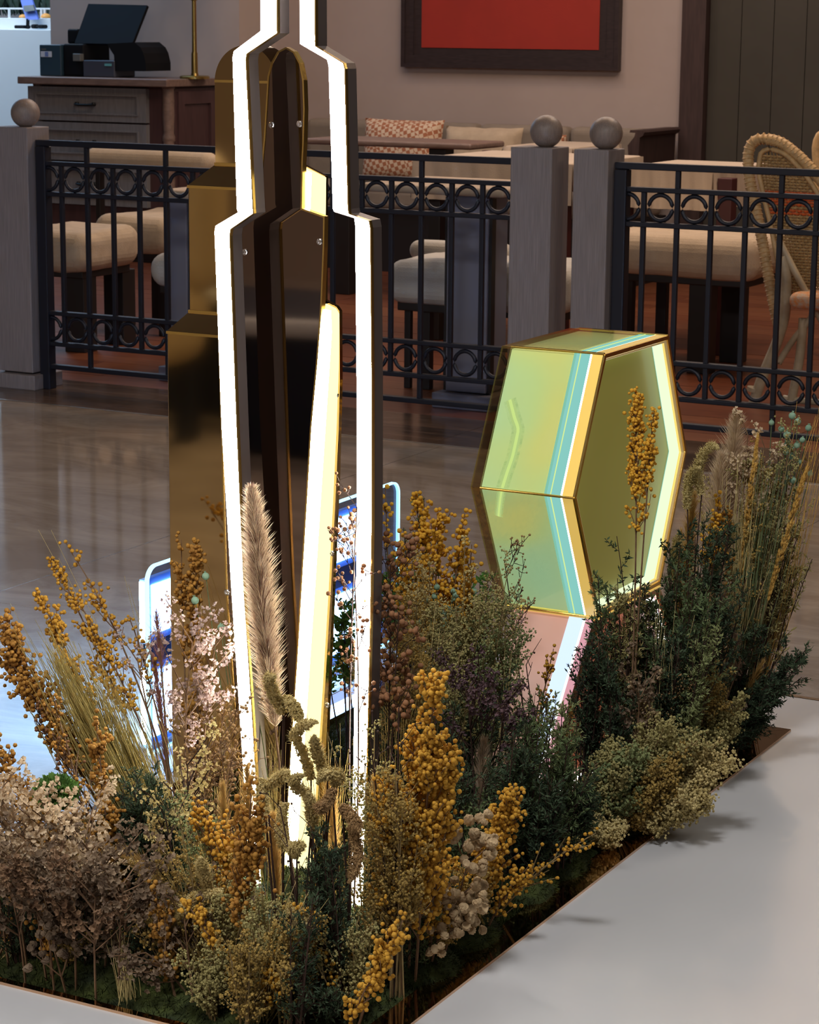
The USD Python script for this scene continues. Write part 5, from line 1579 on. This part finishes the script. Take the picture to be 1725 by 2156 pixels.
put(ball_spray, 'tiny orange mimosa sprig at the bottom border', (772, 2078), (758, 2200), nb=8, per=5, rad=.0044, spread=.025, start=.3)
put(ball_spray, 'orange mimosa in front of the dark bush at the right middle', (1075, 1680), (1010, 1960), nb=36, per=9, rad=.0042, spread=.05, start=.3)
put(ball_spray, 'orange mimosa low over the rim at the right middle', (1030, 1775), (985, 1985), nb=24, per=8, rad=.0042, spread=.045, start=.35)
put(ball_spray, 'orange budded stem arching over the rim in front of the dark bush', (1225, 1772), (1030, 1930), nb=13, per=4, rad=.0036, spread=.04, start=.4, stem='stem_straw')
put(ball_spray, 'yellow mimosa sprig lying by the moss at the rim', (1100, 1840), (1010, 1975), nb=14, per=6, rad=.004, spread=.035, start=.4)
put(strawflowers, 'beige strawflower cluster leaning over the rim at the bottom centre', (985, 1815), (925, 2040), nb=13, per=7, size=.0092, spread=.045, start=.35)
put(strawflowers, 'lower beige strawflower cluster by the rim at the bottom centre', (935, 1925), (905, 2060), nb=7, per=6, size=.0088, spread=.035, start=.4)
# hanging chain over the rim
B = base_px(1262, 1760)
hang = [aty(1258, 1742, B[1] - .01), aty(1256, 1790, B[1] - .02), aty(1254, 1830, B[1] - .03), aty(1251, 1884, B[1] - .04)]
hp_ = P('mimosa_spray', 'hanging chain of yellow balls over the rim below the orange petal', 'dried flower', B)
hp_.add('stem', join([tube(smoothpath(np.array([B, hang[0] + [0, 0, .012], *hang]), 24), .0009, 5)]), 'stem_straw')
hq, _ = along(smoothpath(np.array(hang), 20), np.linspace(.3, 1, 13))
for k_ in range(13):
    hp_.add('flower_ball', strew(*FUZZ, hq[k_:k_ + 1], .0042 * R_().uniform(.7, 1.1), R_()), 'mimosa', smooth=True)
B = base_px(1240, 1762)
pc = tip(1237, 1742, B)
uu, vv = np.meshgrid(np.linspace(-1, 1, 12), np.linspace(0, 1, 9))
wv_ = np.sin(np.pi * np.clip(vv, .04, 1) ** .7) * .018 + .002
pg = np.stack([pc[0] + uu * wv_ + .012 * vv, pc[1] - .008 * (1 - uu ** 2), pc[2] - .012 + vv * .026], -1)
pi2 = np.arange(108).reshape(9, 12)
q = np.stack([pi2[:-1, :-1], pi2[:-1, 1:], pi2[1:, 1:], pi2[1:, :-1]], -1).reshape(-1, 4)
f1 = np.vstack([q[:, [0, 1, 2]], q[:, [0, 2, 3]]])
pt_ = P('physalis_lantern', 'single orange red papery lantern at the rim below the pink base', 'dried flower', B)
pt_.add('petal', (np.vstack([pg.reshape(-1, 3), pg.reshape(-1, 3) + [0, .016, 0] * np.repeat(1 - uu.ravel()[:, None] ** 2, 3, 1)]), np.vstack([f1, f1[:, ::-1] + 108])), 'petal_orange', smooth=True)
pt_.add('stem', tube(np.array([B, pc + [0, .004, -.008]]), .001, 5), 'stem_straw')
# ---------- dark and olive bushes around the pink base
for t_, b_, m_, lb, lf in [((1120, 1490), (1080, 1850), 'evergreen_mid', 'mid green bush left of the pink base', .009), ((1090, 1560), (1060, 1880), 'evergreen', 'dark green bush in front of the celosia', .009),
                           ((1185, 1485), (1150, 1830), 'olive_green', 'pale green bush in front of the pink base', .009), ((1210, 1560), (1165, 1850), 'evergreen_mid', 'green bush low in front of the pink base', .009),
                           ((1165, 1650), (1120, 1880), 'evergreen', 'blackish green bush low at the rim', .009), ((1235, 1660), (1180, 1840), 'evergreen', 'blackish green bush right of the low rim bush', .009),
                           ((985, 1600), (960, 1930), 'evergreen', 'dark green bush right of the tall orange column', .008), ((1010, 1690), (975, 1940), 'evergreen_mid', 'green bush low beside the tall orange column', .008),
                           ((1236, 1362), (1222, 1700), 'evergreen', 'dark evergreen stem against the copper front of the base, left one', .008), ((1262, 1352), (1240, 1700), 'evergreen', 'dark evergreen stem against the copper front of the base, right one', .008),
                           ((1285, 1238), (1300, 1680), 'evergreen_mid', 'leafy green stem at the lower tip of the hexagon', .010), ((1345, 1180), (1340, 1670), 'evergreen', 'dark leafy stem in front of the hexagon, right of the mimosa stem', .010),
                           ((1390, 1230), (1370, 1660), 'evergreen_mid', 'green stem at the lower right edge of the hexagon', .010), ((1325, 1240), (1325, 1680), 'olive', 'olive leafy stem under the hexagon', .009),
                           ((1510, 1068), (1440, 1640), 'evergreen', 'tall dark evergreen right of the hexagon', .010), ((1490, 1090), (1425, 1640), 'evergreen', 'tall dark evergreen nearest the hexagon edge', .010), ((1440, 1155), (1400, 1650), 'evergreen_mid', 'green evergreen close to the hexagon edge', .010),
                           ((1475, 1235), (1400, 1680), 'evergreen_mid', 'wide green spray right of the pink base', .009), ((1445, 1290), (1385, 1690), 'evergreen', 'dark green spray right of the pink base', .009), ((1500, 1300), (1410, 1690), 'olive_green', 'light tipped green spray crossing right of the base', .009),
                           ((1550, 1240), (1470, 1640), 'evergreen', 'dark sprig under the pampas at the right', .009)]:
    put(foliage, lb, t_, b_, mat=m_, stems=10, twigs=19, leaves=15, leaf=lf, fan=.12, start=.3, tl=.04)
put(ball_spray, 'tall single mimosa stem standing before the hexagon face', (1338, 850), (1318, 1690), mat='mimosa_bright', nb=38, per=7, rad=.0042, spread=.045, start=.68, singles=False, stem='stem_brown', twig=.3)
put(ball_spray, 'side twig of mimosa right of the tall hexagon stem', (1376, 880), (1322, 1690), mat='mimosa_bright', nb=16, per=7, rad=.0042, spread=.035, start=.8, twig=.3)
# ---------- right cluster
put(plume, 'cream pampas plume at the far right, behind the wheat', (1552, 882), (1500, 1560), mat='plume_cream', n=3200, length=.07, start=.5, open_=.85)
put(plume, 'second cream pampas plume just left of the far right one', (1520, 960), (1480, 1570), mat='plume_cream', n=2600, length=.065, start=.5, open_=.8)
tails_px('yellow green amaranth tails beside the hexagon edge', (1440, 1620), [[(1478, 1040), (1470, 1000), (1482, 955), (1505, 938), (1512, 945)], [(1448, 1070), (1450, 1020), (1462, 990), (1475, 985)], [(1420, 1220), (1424, 1160), (1430, 1120)]], mat='straw_yellow', rad=.0075)
put(plume, 'yellow straw plume along the right hexagon edge', (1462, 1040), (1410, 1600), mat='plume_gold', n=2000, length=.055, start=.35, open_=.55)
put(plume, 'thin yellow plume at the lower right hexagon edge', (1435, 1120), (1400, 1610), mat='plume_gold', n=900, length=.045, start=.35, open_=.35)
put(statice, 'dry white statice at the top of the right cluster', (1575, 915), (1520, 1570), mat='papery_cream', nb=12, per=12, size=.006, spread=.07, start=.68)
put(statice, 'dry cream statice right of the white one in the right cluster', (1610, 940), (1530, 1570), mat='papery_cream', nb=10, per=12, size=.006, spread=.06, start=.7)
put(filler, 'olive brown feathery bush at the top of the right cluster', (1640, 935), (1545, 1570), mat='olive', stems=10, twigs=16, buds=14, fan=.10, start=.5, tl=.06)
put(filler, 'brown olive bush in the upper middle of the right cluster', (1600, 1010), (1530, 1580), mat='olive_gold', stems=9, twigs=16, buds=14, fan=.10, start=.45, tl=.06)
put(pods, 'sage green pods at the top right corner of the cluster', (1668, 880), (1570, 1560), n=12, rad=.0062, fan=.06)
put(pods, 'sage pods on long stems at the right border of the cluster', (1702, 905), (1590, 1560), n=6, rad=.0058, fan=.05)
put(grass, 'fine orange grass ends reaching to the right border', (1722, 880), (1580, 1560), mat='wheat', n=26, fan=.05, rad=.0007, lo=.85)
put(wheat, 'orange wheat spike standing upright in the right cluster', (1596, 918), (1510, 1590), start=.5, rad=.0085)
put(wheat, 'orange wheat spike leaning right, largest of the right cluster', (1702, 978), (1560, 1590), start=.55, rad=.0085)
put(wheat, 'short orange wheat spike beside the tall dark evergreen', (1452, 1090), (1440, 1600), start=.55, rad=.007)
put(foliage, 'olive leafy stem at the right border of the cluster', (1688, 1050), (1600, 1560), mat='olive', stems=8, twigs=16, leaves=12, leaf=.011, fan=.09, start=.5)
put(foliage, 'drooping olive leafy stem below the right border one', (1672, 1150), (1600, 1570), mat='olive', stems=6, twigs=12, leaves=10, leaf=.010, fan=.09, start=.5)
put(grass, 'bundle of bare brown stems at the right end', (1650, 1180), (1590, 1565), mat='stem_brown', n=22, fan=.06, rad=.0010, lo=.8, curl=.02)
put(grass, 'bundle of green grass stems in the middle of the right cluster', (1610, 980), (1540, 1590), mat='stem_green', n=60, fan=.05, rad=.0009, lo=.75, curl=.02)
put(grass, 'straw stems at the heart of the right cluster', (1560, 1000), (1520, 1590), mat='straw_yellow', n=60, fan=.06, rad=.0008, lo=.7, curl=.02)
put(plume, 'brown pink plume low in the right cluster', (1600, 1235), (1510, 1580), mat='plume_brown', n=1100, length=.05, start=.4, open_=.4)
put(ball_spray, 'yellow mimosa tip above the tall dark evergreen', (1512, 1062), (1460, 1600), mat='mimosa_bright', nb=12, per=6, rad=.0045, spread=.03, start=.75)
put(ball_spray, 'dark orange mimosa between the wheat and the evergreen', (1525, 1090), (1490, 1600), mat='mimosa_brown', nb=22, per=7, rad=.0045, spread=.04, start=.5)
put(foliage, 'black green bush at the right end of the planter', (1660, 1385), (1560, 1600), stems=10, twigs=20, leaves=16, leaf=.009, fan=.14, start=.3)
put(foliage, 'black green bush hanging toward the platform at the right end', (1620, 1440), (1540, 1610), stems=10, twigs=20, leaves=16, leaf=.009, fan=.14, start=.3)
put(foliage, 'dark twig with leaves sticking out right over the marble', (1690, 1368), (1580, 1590), stems=3, twigs=14, leaves=12, leaf=.010, fan=.05, start=.5)
put(plume, 'tan plume in front of the black green bush', (1605, 1395), (1540, 1600), mat='plume_gold', n=700, length=.04, start=.35, open_=.35)
put(statice, 'brown dried statice under the brown pink plume', (1560, 1390), (1510, 1620), mat='papery_dusk', nb=12, per=12, size=.006, spread=.06, start=.4)
put(filler, 'tan hazy bush in the middle of the right slope', (1415, 1420), (1400, 1680), mat='tan_haze', stems=12, twigs=18, buds=16, bud=.0016, fan=.22, start=.4, tl=.06)
put(filler, 'gold olive bush right of the tan hazy bush', (1480, 1420), (1450, 1660), mat='olive_gold', stems=12, twigs=18, buds=15, fan=.20, start=.35, tl=.06)
put(statice, 'curled cream statice in front of the pink base', (1345, 1425), (1330, 1720), mat='papery_dusk', nb=12, per=12, size=.006, spread=.06, start=.4)
put(strawflowers, 'small cream strawflowers beside the tan hazy bush', (1370, 1440), (1350, 1700), nb=8, per=4, size=.0062, spread=.05, start=.5)
for t_, b_, m_, lb in [((1500, 1595), (1380, 1740), 'straw_yellow', 'pale olive spray pointing right over the rim, upper one'), ((1495, 1645), (1370, 1760), 'straw_yellow', 'pale olive spray pointing right over the rim, lower one'), ((1430, 1560), (1350, 1740), 'olive', 'olive spray in the middle of the right slope'),
                       ((1380, 1550), (1320, 1740), 'olive', 'olive spray left of the middle slope one'), ((1330, 1600), (1280, 1770), 'olive_green', 'green olive spray low on the right slope'), ((1440, 1690), (1350, 1760), 'straw_yellow', 'pale tuft over the rim below the pale olive sprays'),
                       ((1290, 1560), (1270, 1770), 'olive', 'olive spray in front of the copper panel'), ((1540, 1500), (1470, 1660), 'olive', 'olive spray at the right end of the slope'), ((1275, 1760), (1262, 1790), 'straw_yellow', 'small pale sprig beside the orange lantern'),
                       ((1400, 1630), (1330, 1770), 'olive_gold', 'gold olive spray above the pale rim tuft')]:
    put(filler, lb, t_, b_, mat=m_, stems=11, twigs=17, buds=15, fan=.20, start=.3, tl=.05, bud=.0026)
# ---------- front left mass
for k_, (t_, b_, m_, lb) in enumerate([((60, 1690), (120, 2010), 'papery_cream', 'cream statice head at the left, beside the white bunny tail'), ((20, 1740), (60, 2040), 'papery_cream', 'cream statice at the left border under the mimosa'), ((120, 1740), (150, 2030), 'papery_cream', 'cream statice below the white bunny tail'),
                                       ((180, 1760), (190, 2030), 'papery_cream', 'cream statice left of the dark green sprig'), ((70, 1790), (100, 2060), 'papery_dusk', 'brownish statice in the lower left mass'), ((220, 1800), (220, 2060), 'papery_dusk', 'brownish statice under the dark green sprig'),
                                       ((15, 1850), (40, 2070), 'papery_dusk', 'brownish statice low at the left border'), ((150, 1860), (160, 2080), 'papery_dusk', 'dusky statice in the centre of the lower left mass'), ((260, 1860), (250, 2090), 'papery_dusk', 'dusky statice right in the lower left mass'),
                                       ((-25, 1700), (20, 2030), 'papery_cream', 'cream statice cut by the left border'), ((95, 1870), (110, 2080), 'stem_brown', 'dark brown statice in the lower left mass'), ((200, 1890), (200, 2100), 'stem_brown', 'dark brown statice right of the low brown strawflowers')]):
    put(statice, lb, t_, b_, mat=m_, nb=15, per=18, size=.0066, spread=.08, start=.45, width=1.5)
put(bunny, 'white bunny tail grass lying in the cream statice at the left', (112, 1728), (230, 1960), rad=.012, ln=.045)
put(bunny, 'small white bunny tail low in the front left mass', (255, 1905), (300, 2060), rad=.009, ln=.03)
put(strawflowers, 'brown strawflowers bent low over the left front edge', (110, 1985), (140, 2085), mat='papery_dusk', nb=7, per=6, size=.0075, spread=.045, start=.4)
B = base_px(180, 1960)
gb = tip(118, 1668, B)
g_ = P('box_ball', 'round bright green leaf ball at the left, over the blue floor', 'dried foliage', B)
r = R_()
w = unit(r.normal(0, 1, (900, 3)))
g_.add('leaves', strew(*LEAF, gb + w * [.026, .026, .018] * r.uniform(.7, 1, (900, 1)), .012, r, stretch=(.6, .6, 1), dirs=w + r.normal(0, .5, (900, 3))), 'leaf_bright', kind='stuff')
g_.add('stem', tube(curve(B, gb, r), .0014, 5), 'stem_brown')
for t_, b_, lb in [((262, 1652), (350, 1960), 'dark green needle sprig pointing up left in the front left mass'), ((232, 1720), (345, 1970), 'dark green needle sprig pointing left in the front left mass'), ((300, 1640), (360, 1960), 'dark green needle sprig in front of the straw bundle'), ((352, 1700), (370, 1980), 'dark green needle sprig right of the straw bundle')]:
    put(foliage, lb, t_, b_, mat='evergreen', stems=7, twigs=16, leaves=18, leaf=.011, wid=.22, fan=.10, start=.3, tl=.04)
put(plume, 'golden drooping plume in front of the dark needle sprigs', (252, 1790), (420, 2010), mat='plume_gold', n=1300, length=.05, start=.3, open_=.38, sag=.3)
put(plume, 'golden upright plume below the left light strip', (470, 1655), (480, 2000), mat='plume_gold', n=600, length=.04, start=.45, open_=.35)
put(ball_spray, 'orange brown mimosa in front of the foot of the left light strip', (528, 1690), (520, 2110), mat='mimosa_brown', nb=36, per=9, rad=.0045, spread=.05, start=.35)
put(ball_spray, 'loose orange mimosa left of the foot of the left light strip', (440, 1740), (460, 2030), mat='mimosa', nb=17, per=6, rad=.0042, spread=.06, start=.35)
put(ball_spray, 'bright orange mimosa behind the arched amaranth tail', (480, 1790), (480, 2060), mat='mimosa', nb=26, per=8, rad=.0042, spread=.055, start=.3)
put(statice, 'small pale statice florets in front of the grass bundle', (395, 1610), (410, 1960), mat='straw_yellow', nb=14, per=12, size=.005, spread=.07, start=.5, stem='stem_dark')
put(statice, 'small pale statice florets above the dark needle sprigs', (350, 1730), (390, 2000), mat='straw_yellow', nb=12, per=10, size=.0055, spread=.06, start=.55, stem='stem_dark')
for t_, b_, m_, lb in [((430, 1690), (440, 2010), 'olive_green', 'green feathery sprig left of the left light strip'), ((400, 1800), (420, 2080), 'olive_gold', 'ochre feathery sprig in the front left'), ((470, 1880), (470, 2110), 'olive', 'olive feathery sprig under the arched amaranth'), ((345, 1850), (370, 2080), 'olive_gold', 'ochre feathery sprig under the drooping plume'),
                       ((560, 1860), (570, 2130), 'olive', 'olive feathery sprig between the strip feet'), ((590, 1940), (600, 2160), 'olive_gold', 'low ochre sprig at the feet of the strips'), ((790, 1560), (780, 1950), 'olive', 'olive sprig at the right light strip'),
                       ((770, 1760), (790, 2080), 'olive_gold', 'ochre sprig at the foot of the right light strip'), ((520, 2000), (520, 2170), 'olive_gold', 'low ochre sprig at the bottom left of centre'), ((440, 2020), (450, 2140), 'olive', 'low olive sprig at the front edge'),
                       ((740, 1900), (750, 2150), 'olive', 'low olive sprig right of the dark bundle')]:
    put(filler, lb, t_, b_, mat=m_, stems=11, twigs=13, buds=9, fan=.26, start=.2, tl=.035)
for t_, b_, lb in [((655, 1740), (690, 2140), 'bare dark branching twig in front of the dark bundle'), ((590, 1700), (650, 2150), 'bare dark twig crossing the yellow strip foot'), ((840, 1490), (830, 2100), 'bare forked twig at the left side of the tall orange column'), ((780, 1560), (840, 2110), 'bare twig leaning left out of the orange column'), ((1108, 1400), (1140, 1760), 'dark curved branch in front of the pink base')]:
    put(berry_spray, lb, t_, b_, mat='stem_dark', nb=9, per=1, rad=.0015, spread=.05, start=.35, name='bare_twig')

# airy stems that break the outline
for t_, b_, lb in [((455, 1600), (470, 1900), 'fan of straw stems left of the left light strip foot'), ((575, 1560), (585, 1900), 'thin straw stems rising between the light strips'), ((700, 1560), (700, 1900), 'thin straw stems between the yellow and the right strip'),
                   ((815, 1380), (830, 1850), 'thin straw stems left of the tall orange column'), ((880, 1330), (880, 1800), 'straw stems behind the tall orange column'), ((1075, 1380), (1050, 1760), 'thin straw stems beside the pink base'),
                   ((1400, 1290), (1390, 1690), 'straw stems right of the pink base'), ((1540, 1150), (1500, 1620), 'straw stems in front of the far right pampas'), ((330, 1560), (350, 1900), 'straw stems before the blue lamp foot'), ((1580, 1060), (1540, 1590), 'pale stems among the right cluster plumes')]:
    put(grass, lb, t_, b_, n=34, fan=.10, rad=.0008, name='straw_grass', lo=.55, curl=.03)
for t_, b_, m_, lb in [((520, 1620), (540, 1960), 'plume_gold', 'golden feather grass at the foot of the left strip'), ((575, 1720), (590, 2000), 'plume_gold', 'golden feather grass between the strip feet'), ((690, 1640), (720, 1930), 'plume_gold', 'golden feather grass between yellow and right strip feet'),
                       ((790, 1640), (800, 1960), 'plume_gold', 'golden feather grass right of the right strip foot'), ((1020, 1560), (1000, 1830), 'plume_cream', 'pale feather grass under the purple celosia'), ((1520, 1180), (1480, 1620), 'plume_cream', 'pale feather grass in the heart of the right cluster')]:
    put(plume, lb, t_, b_, mat=m_, n=900, length=.045, start=.4, open_=.5, name='feather_grass')
for t_, b_, m_, lb in [((905, 1150), (905, 1700), 'straw_yellow', 'pale yellow haze of buds below the highest middle mimosa'), ((1010, 1180), (975, 1700), 'straw_yellow', 'pale yellow haze of buds next to the hexagon'), ((860, 1240), (860, 1760), 'olive_gold', 'golden haze of buds right of the brown berry clusters'),
                       ((1650, 980), (1570, 1560), 'olive_gold', 'golden brown haze at the right border'), ((1560, 1020), (1520, 1580), 'straw_yellow', 'pale haze in front of the far right pampas')]:
    put(filler, lb, t_, b_, mat=m_, stems=8, twigs=15, buds=14, fan=.14, start=.5, tl=.05, name='bud_haze')
for t_, b_, m_, lb in [((960, 1520), (940, 1860), 'evergreen', 'dark sprig filling right of the tall orange column'), ((1130, 1440), (1100, 1800), 'evergreen_mid', 'green sprig at the left face of the pink base'), ((1300, 1420), (1290, 1720), 'evergreen', 'dark sprig before the copper panel'), ((1410, 1350), (1400, 1690), 'evergreen', 'dark sprig above the tan hazy bush'), ((1590, 1330), (1540, 1600), 'evergreen', 'dark sprig under the brown pink plume')]:
    put(foliage, lb, t_, b_, mat=m_, stems=9, twigs=18, leaves=14, leaf=.009, fan=.12, start=.3, tl=.035)

# ---------- crowded lower growth: groups of alike sprigs filling the planter
def skyline(x):
    """upper outline of the growth in the picture (row for each column)"""
    xs = [-200, 0, 60, 150, 300, 400, 460, 500, 545, 600, 650, 700, 760, 800, 850, 960, 1050, 1110, 1160, 1230, 1300, 1400, 1450, 1550, 1650, 1720]
    ys = [1700, 1720, 1700, 1720, 1650, 1600, 1700, 1880, 1960, 1900, 1850, 1820, 1830, 1500, 1400, 1350, 1400, 1560, 1640, 1600, 1450, 1380, 1300, 1200, 1250, 1400]
    return np.interp(x, xs, ys)


def px_of(p):
    d = np.asarray(p) - C0
    w = d @ FW
    return CC + FPX * np.array([d @ RT, d @ DN]) / w


rf = np.random.default_rng(2024)
groups = {'l': ('left half', ['papery_dusk', 'olive_gold', 'mimosa_brown', 'evergreen', 'papery_dusk', 'evergreen', 'grass']), 'm': ('middle', ['olive_gold', 'mimosa', 'evergreen_mid', 'evergreen', 'grass', 'evergreen', 'olive_gold']), 'r': ('right half', ['olive_green', 'evergreen', 'olive', 'evergreen_mid', 'straw_yellow', 'grass'])}
gl = {}
made = 0
for k_ in range(900):
    if made >= 150:
        break
    u_, v_ = rf.random(), rf.random()
    if made % 3 == 0:
        v_ *= .14
    elif made % 3 == 1:
        u_ = 1 - u_ * .22
    B = np.array([TX0 + .05 + u_ * (TX1 - TX0 - .12), TY0 + .05 + v_ * (TY1 - TY0 - .13), .086])
    bp = px_of(B)
    if bp[0] < -120:
        continue
    # keep the sculptures' own footprints free
    if (-1.86 < B[0] < -1.50 and 2.72 < B[1] < 2.92) or (-2.3 < B[0] < -1.85 and 3.06 < B[1] < 3.26) or (HXB - .02 < B[0] < HX + .03 and wl - .04 < B[1] < wr + .04):
        continue
    sk = skyline(bp[0]) + 30
    h = rf.uniform(.07, .24) if made % 3 == 2 else rf.uniform(.06, .15)
    T = B + np.array([rf.normal(0, .04), rf.normal(0, .04), h])
    tpx = px_of(T)
    while tpx[1] < skyline(tpx[0]) + 20 and h > .06:
        h *= .8; T = B + (T - B) * .8; tpx = px_of(T)
    if h <= .06:
        continue
    # near the lamps' bright feet keep it thin
    if 480 < tpx[0] < 790 and tpx[1] < 2000 and rf.random() < .45:
        continue
    side = 'l' if bp[0] < 520 else 'm' if bp[0] < 1060 else 'r'
    m_ = groups[side][1][rf.integers(len(groups[side][1]))]
    rr = np.random.default_rng(7000 + k_)
    gl.setdefault((side, m_), []).append((tpx[0], B, T, k_))
    made += 1
ORD = ['first', 'second', 'third', 'fourth', 'fifth', 'sixth', 'seventh', 'eighth', 'ninth', 'tenth', 'eleventh', 'twelfth', 'thirteenth', 'fourteenth', 'fifteenth', 'sixteenth'] + [f'{w}' for w in ('seventeenth', 'eighteenth', 'nineteenth', 'twentieth', 'twenty-first', 'twenty-second', 'twenty-third', 'twenty-fourth', 'twenty-fifth', 'twenty-sixth')]
KIND = {'grass': 'straw grass tuft', 'mimosa': 'orange mimosa sprig', 'mimosa_brown': 'brown orange mimosa sprig', 'evergreen': 'dark green sprig', 'evergreen_mid': 'mid green sprig', 'papery_dusk': 'dusky statice', 'olive': 'olive feathery sprig',
        'olive_gold': 'ochre feathery sprig', 'olive_green': 'green olive feathery sprig', 'straw_yellow': 'pale straw feathery sprig'}
for (side, m_), found in gl.items():
    where = groups[side][0]
    for o_, (_, B, T, k_) in enumerate(sorted(found, key=lambda f_: f_[0])):
        rr = np.random.default_rng(7000 + k_)
        lb = f'{ORD[o_]} small {KIND[m_]} from the left in low growth, {where} of planter'
        gn = f'low {KIND[m_]}, {where}'
        if m_ == 'grass':
            grass(lb, B, T, rr, n=40, fan=.14, rad=.0008, group=gn)
        elif m_.startswith('mimosa'):
            ball_spray(lb, B, T, rr, mat=m_, nb=16, per=7, rad=.0042, spread=.04, start=.25, group=gn)
        elif m_.startswith('evergreen'):
            foliage(lb, B, T, rr, mat=m_, stems=6, twigs=14, leaves=12, leaf=.008, fan=.18, start=.15, tl=.035, group=gn)
        elif m_ == 'papery_dusk':
            statice(lb, B, T, rr, mat=m_, nb=9, per=12, size=.006, spread=.06, start=.4, width=1.4, group=gn)
        else:
            filler(lb, B, T, rr, mat=m_, stems=6, twigs=13, buds=12, fan=.2, start=.25, tl=.05, group=gn)
